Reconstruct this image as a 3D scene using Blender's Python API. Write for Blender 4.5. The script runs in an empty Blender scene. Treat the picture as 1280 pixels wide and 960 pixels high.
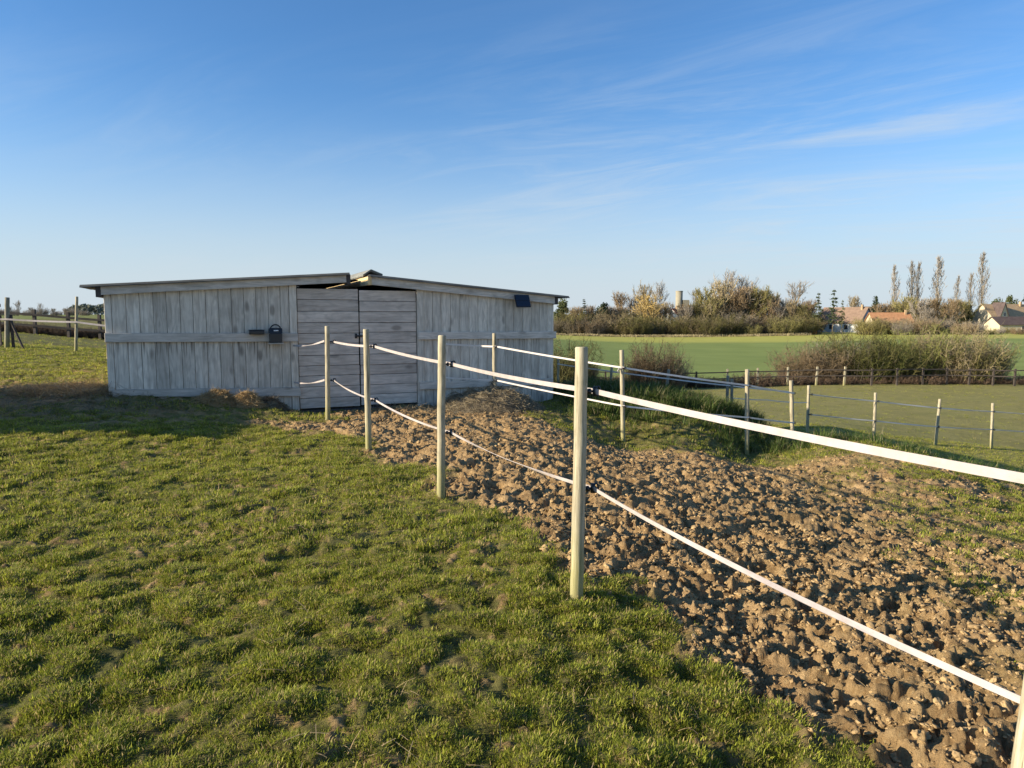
import bpy, bmesh, math, random
import numpy as np
from mathutils import Vector, Matrix

R = math.radians
random.seed(7)
np.random.seed(7)
sc = bpy.context.scene
col = sc.collection

# ------------------------------------------------------------------ camera
F, CAMH, PITCH = 880.0, 1.55, R(5.65)
cam_d = bpy.data.cameras.new('camera')
cam = bpy.data.objects.new('camera', cam_d)
col.objects.link(cam)
cam.location = (0, 0, CAMH)
cam.rotation_euler = (R(90) - PITCH, 0, 0)
cam_d.sensor_width = 36.0
cam_d.lens = 36.0 * F / 1280.0
cam_d.clip_start = 0.05
cam_d.clip_end = 20000
sc.camera = cam

# ------------------------------------------------------------------ light
SUN_EL = R(18.5)
SUN_H = Vector((-0.965, -0.262, 0)).normalized()
to_sun = Vector((SUN_H.x * math.cos(SUN_EL), SUN_H.y * math.cos(SUN_EL), math.sin(SUN_EL)))
sun_d = bpy.data.lights.new('sun', 'SUN')
sun_d.energy = 4.8
sun_d.angle = R(0.5)
sun_d.color = (1.0, 0.87, 0.66)
sun = bpy.data.objects.new('sun', sun_d)
sun.rotation_euler = to_sun.to_track_quat('Z', 'Y').to_euler()
sun.location = (-20, 0, 20)
col.objects.link(sun)

world = bpy.data.worlds.new('World')
sc.world = world
world.use_nodes = True
wn, wl = world.node_tree.nodes, world.node_tree.links
wn.clear()


def N(nodes, t, **kw):
    n = nodes.new(t)
    for k, v in kw.items():
        setattr(n, k, v)
    return n


w_out = N(wn, 'ShaderNodeOutputWorld')
w_bg = N(wn, 'ShaderNodeBackground')
w_bg.inputs['Strength'].default_value = 0.09
sky = N(wn, 'ShaderNodeTexSky', sky_type='NISHITA')
sky.sun_disc = False
sky.sun_elevation = SUN_EL
sky.sun_rotation = math.atan2(SUN_H.x, SUN_H.y)
sky.altitude = 100
sky.air_density = 1.0
sky.dust_density = 0.6
sky.ozone_density = 2.2


def wmath(op, a, b=None, c=None, clamp=False):
    n = N(wn, 'ShaderNodeMath', operation=op, use_clamp=clamp)
    for i, v in enumerate((a, b, c)):
        if v is None:
            continue
        if isinstance(v, (int, float)):
            n.inputs[i].default_value = v
        else:
            wl.new(v, n.inputs[i])
    return n.outputs[0]


# thin cirrus: noise on a high cloud plane seen along the view direction
tc = N(wn, 'ShaderNodeTexCoord')
sep = N(wn, 'ShaderNodeSeparateXYZ')
wl.new(tc.outputs['Generated'], sep.inputs[0])
zc = wmath('MAXIMUM', sep.outputs[2], 0.0)
den = wmath('ADD', zc, 0.10)
cx = wmath('DIVIDE', sep.outputs[0], den)
cy = wmath('DIVIDE', sep.outputs[1], den)
comb = N(wn, 'ShaderNodeCombineXYZ')
wl.new(cx, comb.inputs[0]); wl.new(cy, comb.inputs[1])
mp = N(wn, 'ShaderNodeMapping')
mp0 = N(wn, 'ShaderNodeMapping')
mp0.inputs['Rotation'].default_value = (0, 0, R(30))
wl.new(comb.outputs[0], mp0.inputs[0])
mp.inputs['Scale'].default_value = (0.45, 1.5, 1)
mp.inputs['Location'].default_value = (5.3, 2.2, 0)
wl.new(mp0.outputs[0], mp.inputs[0])
n1 = N(wn, 'ShaderNodeTexNoise')
n1.inputs['Scale'].default_value = 1.7
n1.inputs['Detail'].default_value = 9
n1.inputs['Roughness'].default_value = 0.66
n1.inputs['Distortion'].default_value = 0.9
wl.new(mp.outputs[0], n1.inputs['Vector'])
n2 = N(wn, 'ShaderNodeTexNoise')
n2.inputs['Scale'].default_value = 0.42
n2.inputs['Detail'].default_value = 3
wl.new(comb.outputs[0], n2.inputs['Vector'])
c1 = N(wn, 'ShaderNodeMapRange'); c1.interpolation_type = 'SMOOTHSTEP'
c1.inputs[1].default_value = 0.38; c1.inputs[2].default_value = 0.74
wl.new(n1.outputs[0], c1.inputs[0])
c2 = N(wn, 'ShaderNodeMapRange'); c2.interpolation_type = 'SMOOTHSTEP'
c2.inputs[1].default_value = 0.34; c2.inputs[2].default_value = 0.62
wl.new(n2.outputs[0], c2.inputs[0])
zf = N(wn, 'ShaderNodeMapRange'); zf.interpolation_type = 'SMOOTHSTEP'
zf.inputs[1].default_value = 0.40; zf.inputs[2].default_value = 0.22
zf.inputs[3].default_value = 0.12; zf.inputs[4].default_value = 1.0
wl.new(sep.outputs[2], zf.inputs[0])
sx = N(wn, 'ShaderNodeMapRange'); sx.interpolation_type = 'SMOOTHSTEP'
sx.inputs[1].default_value = -0.08; sx.inputs[2].default_value = 0.35
wl.new(sep.outputs[0], sx.inputs[0])
sz = N(wn, 'ShaderNodeMapRange'); sz.interpolation_type = 'SMOOTHSTEP'
sz.inputs[1].default_value = 0.27; sz.inputs[2].default_value = 0.12
wl.new(sep.outputs[2], sz.inputs[0])
bank = wmath('MULTIPLY', wmath('MULTIPLY', sx.outputs[0], sz.outputs[0]), 0.95)
cl = wmath('MULTIPLY', c1.outputs[0], wmath('MAXIMUM', wmath('MULTIPLY', c2.outputs[0], zf.outputs[0]), bank))
lowband = N(wn, 'ShaderNodeMapRange'); lowband.interpolation_type = 'SMOOTHSTEP'
lowband.inputs[1].default_value = 0.0; lowband.inputs[2].default_value = 0.37
lowband.inputs[3].default_value = 1.0; lowband.inputs[4].default_value = 0.0
wl.new(sep.outputs[2], lowband.inputs[0])
veil = wmath('MULTIPLY', wmath('POWER', lowband.outputs[0], 2.0), 0.92)
side = N(wn, 'ShaderNodeMapRange'); side.interpolation_type = 'SMOOTHSTEP'
side.inputs[1].default_value = -0.35; side.inputs[2].default_value = 0.4
side.inputs[3].default_value = 0.30; side.inputs[4].default_value = 1.0
wl.new(sep.outputs[0], side.inputs[0])
cl2 = wmath('MULTIPLY', wmath('MULTIPLY', cl, side.outputs[0]), 0.58)
clf = wmath('MAXIMUM', wmath('ADD', cl2, wmath('MULTIPLY', veil, wmath('SUBTRACT', 1.0, cl2))), 0.0, clamp=True)
mixc = N(wn, 'ShaderNodeMix', data_type='RGBA')
wl.new(clf, mixc.inputs['Factor'])
tint = N(wn, 'ShaderNodeMix', data_type='RGBA', blend_type='MULTIPLY')
tint.inputs['Factor'].default_value = 1.0
wl.new(sky.outputs[0], tint.inputs['A'])
tint.inputs['B'].default_value = (0.50, 0.80, 1.08, 1)
wl.new(tint.outputs['Result'], mixc.inputs['A'])
mixc.inputs['B'].default_value = (3.6, 4.05, 4.45, 1)
wl.new(mixc.outputs['Result'], w_bg.inputs['Color'])
wl.new(w_bg.outputs[0], w_out.inputs[0])

sc.view_settings.view_transform = 'Standard'
sc.view_settings.look = 'None'
sc.view_settings.exposure = 1.0
sc.view_settings.gamma = 1.0
sc.render.engine = 'CYCLES'
sc.cycles.max_bounces = 6
sc.cycles.transparent_max_bounces = 8

# ------------------------------------------------------------------ helpers
CP, SP = math.cos(PITCH), math.sin(PITCH)


def at(u, v, Y):
    """world point at forward distance Y for a direction measured in the photograph"""
    up, r = (480 - v) / F, (u - 640) / F
    dy = CP + up * SP
    return Vector((r / dy * Y, Y, CAMH + (-SP + up * CP) / dy * Y))


def tag(o, label=None, cat=None, group=None, kind=None):
    if label: o['label'] = label
    if cat: o['category'] = cat
    if group: o['group'] = group
    if kind: o['kind'] = kind
    return o


def empty(name, loc, rz=0.0):
    o = bpy.data.objects.new(name, None)
    o.empty_display_size = 0.2
    o.location = loc
    o.rotation_euler = (0, 0, rz)
    col.objects.link(o)
    return o


class MB:
    def __init__(self):
        self.v, self.f = [], []

    def quad(self, a, b, c, d):
        n = len(self.v)
        self.v += [tuple(a), tuple(b), tuple(c), tuple(d)]
        self.f.append((n, n + 1, n + 2, n + 3))

    def box(self, x0, x1, y0, y1, z0, z1):
        n = len(self.v)
        self.v += [(x0, y0, z0), (x1, y0, z0), (x1, y1, z0), (x0, y1, z0), (x0, y0, z1), (x1, y0, z1), (x1, y1, z1), (x0, y1, z1)]
        self.f += [tuple(n + i for i in q) for q in ((0, 3, 2, 1), (4, 5, 6, 7), (0, 1, 5, 4), (1, 2, 6, 5), (2, 3, 7, 6), (3, 0, 4, 7))]
        return self

    def prism(self, poly, y0, y1):
        """polygon in x,z extruded along y"""
        n, k = len(self.v), len(poly)
        self.v += [(p[0], y0, p[1]) for p in poly] + [(p[0], y1, p[1]) for p in poly]
        self.f.append(tuple(n + i for i in range(k)))
        self.f.append(tuple(n + k + i for i in reversed(range(k))))
        for i in range(k):
            j = (i + 1) % k
            self.f.append((n + i, n + k + i, n + k + j, n + j))
        return self

    def tube(self, pts, r0, r1=None, n=6, cap=True):
        r1 = r0 if r1 is None else r1
        pts = [Vector(p) for p in pts]
        base = len(self.v)
        K = len(pts)
        ref = None
        for i, p in enumerate(pts):
            d = (pts[min(i + 1, K - 1)] - pts[max(i - 1, 0)]).normalized()
            if ref is None:
                ref = d.orthogonal().normalized()
            a = (ref - d * ref.dot(d))
            a = a.normalized() if a.length > 1e-6 else d.orthogonal().normalized()
            ref = a
            b = d.cross(a)
            rr = r0 + (r1 - r0) * i / max(1, K - 1)
            for k in range(n):
                t = 2 * math.pi * k / n
                self.v.append(tuple(p + a * (rr * math.cos(t)) + b * (rr * math.sin(t))))
        for i in range(K - 1):
            for k in range(n):
                k2 = (k + 1) % n
                self.f.append((base + i * n + k, base + i * n + k2, base + (i + 1) * n + k2, base + (i + 1) * n + k))
        if cap:
            self.f.append(tuple(base + k for k in reversed(range(n))))
            self.f.append(tuple(base + (K - 1) * n + k for k in range(n)))
        return self

    def ribbon(self, pts, w0, w1, side=None):
        pts = [Vector(p) for p in pts]
        K = len(pts)
        d = (pts[-1] - pts[0]).normalized()
        if side is None:
            side = Vector((random.uniform(-1, 1), random.uniform(-1, 1), random.uniform(-1, 1)))
        s = d.cross(side)
        s = s.normalized() if s.length > 1e-6 else d.orthogonal().normalized()
        base = len(self.v)
        for i, p in enumerate(pts):
            w = (w0 + (w1 - w0) * i / (K - 1)) * 0.5
            self.v.append(tuple(p - s * w)); self.v.append(tuple(p + s * w))
        for i in range(K - 1):
            b = base + 2 * i
            self.f.append((b, b + 1, b + 3, b + 2))
        return self

    def leaf(self, p, size):
        a = Vector((random.gauss(0, 1), random.gauss(0, 1), random.gauss(0, 1))).normalized()
        b = a.orthogonal().normalized()
        c = a.cross(b)
        p = Vector(p)
        self.quad(p - b * size * .5, p + c * size * .3, p + b * size * .5, p - c * size * .3)

    def mesh(self, name, smooth=False):
        me = bpy.data.meshes.new(name)
        me.from_pydata(self.v, [], self.f)
        if smooth:
            me.polygons.foreach_set('use_smooth', [True] * len(me.polygons))
        me.update()
        return me

    def build(self, name, mat, parent=None, smooth=False):
        o = bpy.data.objects.new(name, self.mesh(name, smooth))
        if mat: o.data.materials.append(mat)
        col.objects.link(o)
        if parent: o.parent = parent
        return o


def bevel_box(name, mat, parent, x0, x1, y0, y1, z0, z1, bev=0.004, seg=2, taper=None):
    bm = bmesh.new()
    mb = MB().box(x0, x1, y0, y1, z0, z1)
    vs = [bm.verts.new(v) for v in mb.v]
    for f in mb.f: bm.faces.new([vs[i] for i in f])
    if taper: taper(bm)
    bmesh.ops.bevel(bm, geom=list(bm.edges), offset=bev, segments=seg, affect='EDGES', profile=0.7)
    me = bpy.data.meshes.new(name)
    bm.to_mesh(me); bm.free()
    o = bpy.data.objects.new(name, me)
    o.data.materials.append(mat)
    col.objects.link(o)
    if parent: o.parent = parent
    return o


def copy_tree(o, parent=None):
    c = o.copy()
    col.objects.link(c)
    if parent: c.parent = parent
    for ch in list(o.children): copy_tree(ch, c)
    return c


# ------------------------------------------------------------------ noise
def _hash(ix, iy, seed):
    h = (ix.astype(np.uint32) * np.uint32(374761393) + iy.astype(np.uint32) * np.uint32(668265263) + np.uint32((seed * 974634777 + 12345) & 0xffffffff))
    h = (h ^ (h >> np.uint32(13))) * np.uint32(1274126177)
    h = (h ^ (h >> np.uint32(15))) * np.uint32(2246822519)
    return (h ^ (h >> np.uint32(16))).astype(np.float64) / 4294967296.0


def gn(x, y, seed=0):
    x = np.asarray(x, float); y = np.asarray(y, float)
    fx, fy = np.floor(x), np.floor(y)
    ix, iy = fx.astype(np.int64), fy.astype(np.int64)
    dx, dy = x - fx, y - fy
    def g(ox, oy):
        a = _hash(ix + ox, iy + oy, seed) * 2 * np.pi
        return np.cos(a) * (dx - ox) + np.sin(a) * (dy - oy)
    u = dx * dx * dx * (dx * (dx * 6 - 15) + 10)
    v = dy * dy * dy * (dy * (dy * 6 - 15) + 10)
    a, b, c, d = g(0, 0), g(1, 0), g(0, 1), g(1, 1)
    return ((a + (b - a) * u) + ((c + (d - c) * u) - (a + (b - a) * u)) * v) * 1.5


def sstep(a, b, x):
    t = np.clip((x - a) / (b - a), 0, 1)
    return t * t * (3 - 2 * t)


# ------------------------------------------------------------------ terrain
def zc_(v): return tuple(v)


CTRL = [(0, -1, 0), (-4, -1, 0.02), (4, -1, -.2), (0, 2, 0), (-3, 3, .03), (.35, 3.7, 0), (-.6, 5.86, 0), (-1.66, 7.94, 0), (-2.72, 10.25, 0),
        (-5, 5, .06), (-6, 8, .15), (-8, 6, .18), (-9, 9, .36), (-9.5, 12, .47), (-4.6, 9.3, .12), (-3.6, 9.7, .04),
        (2, 3, -.08), (2, 6, -.18), (4, 5, -.33), (4, 8, -.5), (2.6, 9.5, -.42), (.8, 9.5, -.16), (-.6, 10.4, -.06), (6, 8, -.75), (6, 4, -.5), (7.4, 9.6, -.95),
        (9.5, 7, -1.05), (9, 4, -.8), (0.6, 11.6, -.12), (-1.4, 11.8, -.06), (-2.6, 11.3, -.07)]
CTRL += [zc_(at(*p)) for p in (
    (136, 494, 10.5), (200, 497, 10.8), (265, 499, 11.0), (330, 504, 11.25), (372, 514, 11.5), (450, 514, 11.8), (521, 508, 12.2), (600, 510, 12.65), (692, 500, 13.3),
    (618, 512, 12.1), (779, 553, 11.2), (933, 569, 11.8), (991, 566, 13.0),
    (725, 482, 14.2), (775, 487, 14.2), (828, 494, 14.0), (880, 504, 13.9), (937, 522, 13.6), (1042, 557, 12.9), (1130, 577, 12.2), (1221, 595, 11.5),
    (1009, 543, 18.8), (1093, 551, 19.2), (1171, 557, 19.8), (1240, 561, 20.4), (1310, 564, 21),
    (8, 435, 18), (95, 440, 18), (40, 418, 35), (125, 424, 36), (-60, 411, 35))]
CTRL += [(-5, 14.5, .25), (-1, 17, .05), (2, 16.2, -.75), (4.6, 15.2, -1.35), (5.7, 14.4, -1.6), (6.8, 13.7, -1.74), (8.0, 12.9, -1.85), (9.5, 9.8, -1.2), (9, 15, -1.85), (1.3, 3.6, -.13), (12, 12, -2.2), (16, 12, -2.5), (3, 19, -1.2), (6, 25, -1.9), (14, 30, -2.45), (24, 30, -2.7), (0, 26, -1.3), (1, 35, -2.2),
         (2, 45, -2.9), (20, 45, -3.0), (36, 45, -3.05), (10, 70, -3.35), (50, 70, -3.4), (10, 120, -3.6), (90, 120, -3.6), (10, 200, -3.85), (100, 200, -3.75), (180, 200, -3.6),
         (-25, 60, .95), (-60, 80, 1.15), (-20, 100, .4), (-80, 140, 1.25), (-150, 250, 1.3), (-60, 250, .6), (40, 320, -3), (250, 320, -2.6), (-400, 700, 1.2), (0, 700, -.5), (500, 700, -.5),
         (-2000, 3000, 1.0), (0, 3000, .6), (2000, 3000, .6), (-20, 14, .95), (-14, 5, .42), (-12, 0, .2), (14, 2, -1.2), (16, 7, -1.8), (30, 22, -3.0), (-40, 30, 1.2)]
CTRL = np.array(CTRL, float)


def warp(x, y):
    return np.stack([x / (y + 3) * 3.0, np.log(y + 3) * 1.6], -1)


CW = warp(CTRL[:, 0], CTRL[:, 1])


def _phi(r2):
    return 0.5 * r2 * np.log(np.maximum(r2, 1e-12))


_n = len(CTRL)
_K = _phi(((CW[:, None] - CW[None]) ** 2).sum(-1)) + np.eye(_n) * 0.0015
_P = np.concatenate([np.ones((_n, 1)), CW], 1)
_A = np.block([[_K, _P], [_P.T, np.zeros((3, 3))]])
_W = np.linalg.solve(_A, np.concatenate([CTRL[:, 2], np.zeros(3)]))


def base_z(x, y):
    x = np.asarray(x, float); y = np.maximum(np.asarray(y, float), -2.4)
    sh = x.shape
    q = warp(x.ravel(), y.ravel())
    out = np.empty(len(q))
    for i in range(0, len(q), 50000):
        qq = q[i:i + 50000]
        r2 = ((qq[:, None, :] - CW[None]) ** 2).sum(-1)
        out[i:i + 50000] = _phi(r2) @ _W[:_n] + _W[_n] + qq @ _W[_n + 1:]
    return out.reshape(sh)


MUD_POLY = np.array([(-3.6, 9.75), (-2.55, 9.0), (-1.75, 8.3), (-.72, 6.5), (-.25, 5.5), (.22, 4.6), (.5, 3.95), (.9, 3.4), (1.12, 2.9), (1.25, 2.45), (1.35, 1.9), (1.5, 1.0),
                     (4, .8), (10, 2), (11, 8), (7.6, 9.7), (5.3, 10.3), (3.8, 10.5), (1.8, 10.2), (1.0, 10.3), (.4, 10.9), (.1, 11.8), (-1.5, 12.3), (-2.8, 11.7), (-3.4, 11.3), (-2.4, 10.6)])


def poly_sd(x, y, P):
    """signed distance, positive inside"""
    d = np.full(x.shape, 1e9)
    inside = np.zeros(x.shape, bool)
    for i in range(len(P)):
        ax, ay = P[i]; bx, by = P[(i + 1) % len(P)]
        ex, ey = bx - ax, by - ay
        t = np.clip(((x - ax) * ex + (y - ay) * ey) / (ex * ex + ey * ey), 0, 1)
        d = np.minimum(d, np.hypot(x - ax - t * ex, y - ay - t * ey))
        if ay != by:
            c = ((ay > y) != (by > y)) & (x < (bx - ax) * (y - ay) / (by - ay) + ax)
            inside ^= c
    return np.where(inside, d, -d)


def mud_mask(x, y):
    sd = poly_sd(x, y, MUD_POLY)
    sd = sd + .35 * gn(x / .9, y / .9, 3) + .22 * gn(x / .33, y / .33, 4) + .1 * gn(x / .13, y / .13, 14)
    m = sstep(-.16, .2, sd)
    # the right-hand part stays half grassed
    g0 = sstep(1.8, 5.5, x - .25 * (y - 4))
    g = sstep(1.2, 5.0, x - .25 * (y - 4)) * .78
    n = .5 + .5 * gn(x / .55, y / .55, 5) + .35 * gn(x / .17, y / .17, 6)
    m = m * (1 - g * sstep(.30, .60, n))
    # worn patches beside the shed's front and at the left
    p = sstep(.12, .45, gn(x / .8, y / .35, 8) + .55 * gn(x / .25, y / .14, 9) - .18) * sstep(8.0, 9.2, y) * sstep(12.0, 11.0, y) * sstep(-1.8, -3.2, x)
    q = sstep(.1, .35, .45 * gn(x / .42, y / .34, 10) + .85 * gn(x / .085, y / .075, 11) + .3 * gn(x / 1.4, y / 1.2, 15) - .12)
    r = sstep(.15, .5, gn(x / 2.5, y / 1.2, 12) + .5 * gn(x / .6, y / .4, 13) - .2) * sstep(12, 13, y) * sstep(19, 17, y) * sstep(-3, -6, x)
    t = poly_sd(x, y, np.array([(-12, 8.0), (-4.3, 8.7), (-3.6, 9.9), (-5.8, 10.45), (-6.3, 11.0), (-12, 12.0)]))
    t = sstep(-.15, .4, t + .4 * gn(x / .6, y / .5, 16)) * sstep(-.32, .25, gn(x / .3, y / .2, 17) + .5 * gn(x / .1, y / .08, 18))
    return np.clip(np.maximum.reduce([m, p * .9, t * .85, q * .75 * (y < 12), r * .8]), 0, 1), np.clip(np.maximum.reduce([m * (1 - .45 * g0), .35 * p, .3 * t, .4 * q * (y < 12)]), 0, 1)


def detail_z(x, y, m, step):
    def w(lam): return np.clip((lam / np.maximum(step, 1e-4) - .8) / 1.4, 0, 1)
    g = .022 * gn(x / .95, y / .7, 20) * w(.8) + .020 * gn(x / .34, y / .26, 21) * w(.3) + .023 * gn(x / .15, y / .12, 22) * w(.12) + .013 * gn(x / .065, y / .06, 24) * w(.06)
    pit = -np.maximum(0, gn(x / .3, y / .26, 23) - .44) * .07 * w(.26)
    grass = g + pit + .022 * sstep(-.1, .3, gn(x / .17, y / .15, 60)) * w(.15)
    wx = x + .06 * gn(x / .16, y / .16, 34) + .02 * gn(x / .05, y / .05, 44); wy = y + .06 * gn(x / .16, y / .16, 35) + .02 * gn(x / .05, y / .05, 45)
    b1 = 1 - np.abs(gn(wx / .42, wy / .36, 30)) * 2.0
    l1 = sstep(-.12, .22, gn(wx / .12, wy / .095, 31))
    l2 = sstep(-.1, .2, gn(wx / .068, wy / .058, 32))
    b3 = gn(wx / .05, wy / .045, 37)
    b4 = gn(x / .028, y / .028, 33) + .6 * b3 * l2
    pits = np.maximum(0, gn(wx / .26, wy / .22, 36) - .12)
    mud = .88 * (.024 * (b1 - .4) * w(.3) + .036 * (l1 - .5) * w(.1) + .032 * (l2 - .5) * w(.06) + .022 * b3 * w(.045) + .012 * b4 * w(.026) - .13 * pits * w(.2)) + .01
    near = 1 - .75 * sstep(14, 19, y) * sstep(0, 3, x)
    # hollow at the door, long-grass bank keeps soft
    return (grass * (1 - m) + mud * m) * near


def terrain(x, y, step=None):
    x = np.atleast_1d(np.asarray(x, float)); y = np.atleast_1d(np.asarray(y, float))
    if step is None: step = np.full(x.shape, .02)
    m, md = mud_mask(x, y)
    return base_z(x, y) + detail_z(x, y, md * (y < 20), step) * np.where(y < 60, 1, 0), m * (y < 20)


def gz(x, y):
    return float(base_z(np.array([x]), np.array([y]))[0])


# ------------------------------------------------------------------ materials
def new_mat(name, rough=0.8, spec=0.3):
    m = bpy.data.materials.new(name)
    m.use_nodes = True
    b = m.node_tree.nodes['Principled BSDF']
    b.inputs['Roughness'].default_value = rough
    b.inputs['Specular IOR Level'].default_value = spec
    return m, m.node_tree.nodes, m.node_tree.links, b


def ramp(nodes, stops, interp='LINEAR'):
    r = nodes.new('ShaderNodeValToRGB')
    r.color_ramp.interpolation = interp
    e = r.color_ramp.elements
    while len(e) < len(stops): e.new(0.5)
    for i, (p, c) in enumerate(stops):
        e[i].position = p
        e[i].color = (*c, 1) if len(c) == 3 else c
    return r


def mixrgb(nodes, links, a, b, f, blend='MIX'):
    m = nodes.new('ShaderNodeMix'); m.data_type = 'RGBA'; m.blend_type = blend
    for key, v in (('A', a), ('B', b)):
        if isinstance(v, tuple): m.inputs[key].default_value = (*v[:3], 1)
        else: links.new(v, m.inputs[key])
    if isinstance(f, (int, float)): m.inputs['Factor'].default_value = f
    else: links.new(f, m.inputs['Factor'])
    return m.outputs['Result']


def noise(nodes, links, vec, scale, detail=4, rough=.55, w=None, dist=0):
    n = nodes.new('ShaderNodeTexNoise')
    n.inputs['Scale'].default_value = scale
    n.inputs['Detail'].default_value = detail
    n.inputs['Roughness'].default_value = rough
    n.inputs['Distortion'].default_value = dist
    if w is not None:
        n.noise_dimensions = '4D'
        links.new(w, n.inputs['W'])
    if vec is not None: links.new(vec, n.inputs['Vector'])
    return n.outputs[0]


def mapped(nodes, links, scale=(1, 1, 1), coord='Object'):
    tcn = nodes.new('ShaderNodeTexCoord')
    mpn = nodes.new('ShaderNodeMapping')
    mpn.inputs['Scale'].default_value = scale
    links.new(tcn.outputs[coord], mpn.inputs[0])
    return mpn.outputs[0]


def maprange(nodes, links, v, a, b, c=0., d=1., smooth=True):
    m = nodes.new('ShaderNodeMapRange')
    if smooth: m.interpolation_type = 'SMOOTHSTEP'
    for i, val in enumerate((a, b, c, d)): m.inputs[i + 1].default_value = val
    links.new(v, m.inputs[0])
    return m.outputs[0]


def bump(nodes, links, h, bsdf, strength=.3, dist=.01):
    b = nodes.new('ShaderNodeBump')
    b.inputs['Strength'].default_value = strength
    b.inputs['Distance'].default_value = dist
    links.new(h, b.inputs['Height'])
    links.new(b.outputs[0], bsdf.inputs['Normal'])


def simple(name, c, rough=.7, spec=.3, var=.15, scale=6, metallic=0):
    m, n, l, b = new_mat(name, rough, spec)
    v = mapped(n, l)
    f = noise(n, l, v, scale, 5)
    cr = ramp(n, [(.3, tuple(x * (1 - var) for x in c)), (.7, tuple(x * (1 + var) for x in c))])
    l.new(f, cr.inputs[0])
    l.new(cr.outputs[0], b.inputs['Base Color'])
    b.inputs['Metallic'].default_value = metallic
    return m


def mixf(n, l, a, b):
    m = n.new('ShaderNodeMath'); m.operation = 'MULTIPLY'
    l.new(a, m.inputs[0]); l.new(b, m.inputs[1])
    return m.outputs[0]


def wood_mat(name, dark, light, axis='z', knots=.6, stain=.35, drip=None):
    m, n, l, b = new_mat(name, .78, .25)
    oi = n.new('ShaderNodeObjectInfo')
    w = n.new('ShaderNodeMath'); w.operation = 'MULTIPLY'; w.inputs[1].default_value = 37.0
    l.new(oi.outputs['Random'], w.inputs[0])
    W = w.outputs[0]
    s = {'z': (1, 1, .05), 'x': (.05, 1, 1), 'y': (1, .05, 1)}[axis]
    k = {'z': (1, 1, .45), 'x': (.45, 1, 1), 'y': (1, .45, 1)}[axis]
    vg = mapped(n, l, s)
    vk = mapped(n, l, k)
    v1 = mapped(n, l)
    # growth-ring waves bent round by a slow noise, fine grain over them
    warpn = noise(n, l, mapped(n, l, tuple(x if x == 1 else .18 for x in s)), 9, 2, .5, W, .4)
    wv = n.new('ShaderNodeMath'); wv.operation = 'MULTIPLY'; wv.inputs[1].default_value = 34.0
    l.new(warpn, wv.inputs[0])
    sn = n.new('ShaderNodeMath'); sn.operation = 'SINE'
    l.new(wv.outputs[0], sn.inputs[0])
    fine = noise(n, l, vg, 130, 4, .65, W)
    mid = noise(n, l, vg, 22, 5, .6, W)
    blot = noise(n, l, v1, 3.2, 4, .6, W)
    a1 = n.new('ShaderNodeMath'); a1.operation = 'MULTIPLY_ADD'; a1.inputs[1].default_value = .10; l.new(sn.outputs[0], a1.inputs[0]); l.new(mid, a1.inputs[2])
    a2 = n.new('ShaderNodeMath'); a2.operation = 'MULTIPLY_ADD'; a2.inputs[1].default_value = .55; l.new(fine, a2.inputs[0]); l.new(a1.outputs[0], a2.inputs[2])
    cr = ramp(n, [(.50, dark), (.74, tuple((p + q) / 2 for p, q in zip(dark, light))), (1.0, light)])
    l.new(a2.outputs[0], cr.inputs[0])
    c = cr.outputs[0]
    bl = maprange(n, l, blot, .42, .72, 0, stain)
    c = mixrgb(n, l, c, tuple(x * .55 for x in dark), bl)
    # knots
    vo = n.new('ShaderNodeTexVoronoi'); vo.voronoi_dimensions = '4D'; vo.inputs['Scale'].default_value = 5.2
    l.new(vk, vo.inputs['Vector']); l.new(W, vo.inputs['W'])
    kn = maprange(n, l, vo.outputs['Distance'], .12, .30, knots, 0)
    c = mixrgb(n, l, c, (dark[0] * .35, dark[1] * .33, dark[2] * .32), kn)
    if drip:   # rain streaks that run down from the rail
        spz = n.new('ShaderNodeSeparateXYZ'); l.new(mapped(n, l), spz.inputs[0])
        dn = noise(n, l, mapped(n, l, (1, 1, .03)), 42, 3, .6, W)
        band = maprange(n, l, spz.outputs[2], drip[0], drip[1], 0, .85)
        below = maprange(n, l, spz.outputs[2], drip[1] + .03, drip[1] + .05, 1, 0)
        c = mixrgb(n, l, c, (.10, .075, .055), mixf(n, l, mixf(n, l, maprange(n, l, dn, .50, .66, 0, 1), band), below))
    # board to board tone
    vr = maprange(n, l, oi.outputs['Random'], 0, 1, .82, 1.12, False)
    hsv = n.new('ShaderNodeHueSaturation')
    l.new(c, hsv.inputs['Color']); l.new(vr, hsv.inputs['Value'])
    l.new(hsv.outputs[0], b.inputs['Base Color'])
    bump(n, l, a2.outputs[0], b, .45, .004)
    return m


M = {}
M['plank'] = wood_mat('weathered_vertical_board', (.47, .405, .325), (.80, .715, .59), 'z', .6, .30, (1.05, 1.46))
M['plank_h'] = wood_mat('weathered_level_board', (.46, .385, .315), (.74, .63, .525), 'x', .55)
M['rail'] = wood_mat('weathered_rail', (.42, .37, .305), (.72, .64, .545), 'x', .55)
M['beam'] = wood_mat('sunlit_beam', (.52, .36, .17), (.80, .60, .33), 'y', .3, .1)  # base colour brightened to read as sunlit where the roof shades it
M['endgrain'] = simple('dark_end_grain', (.07, .06, .055), .9)
M['dark_wood'] = wood_mat('dark_fence_wood', (.045, .035, .03), (.11, .09, .075), 'x', .2)
M['iron'] = simple('black_iron', (.02, .02, .022), .5, .4)
M['plastic'] = simple('black_plastic', (.014, .015, .017), .38, .5)
M['white'] = simple('white_label', (.75, .75, .74), .5)
M['inside'] = simple('shed_inside', (.05, .045, .04), .95)


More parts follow.
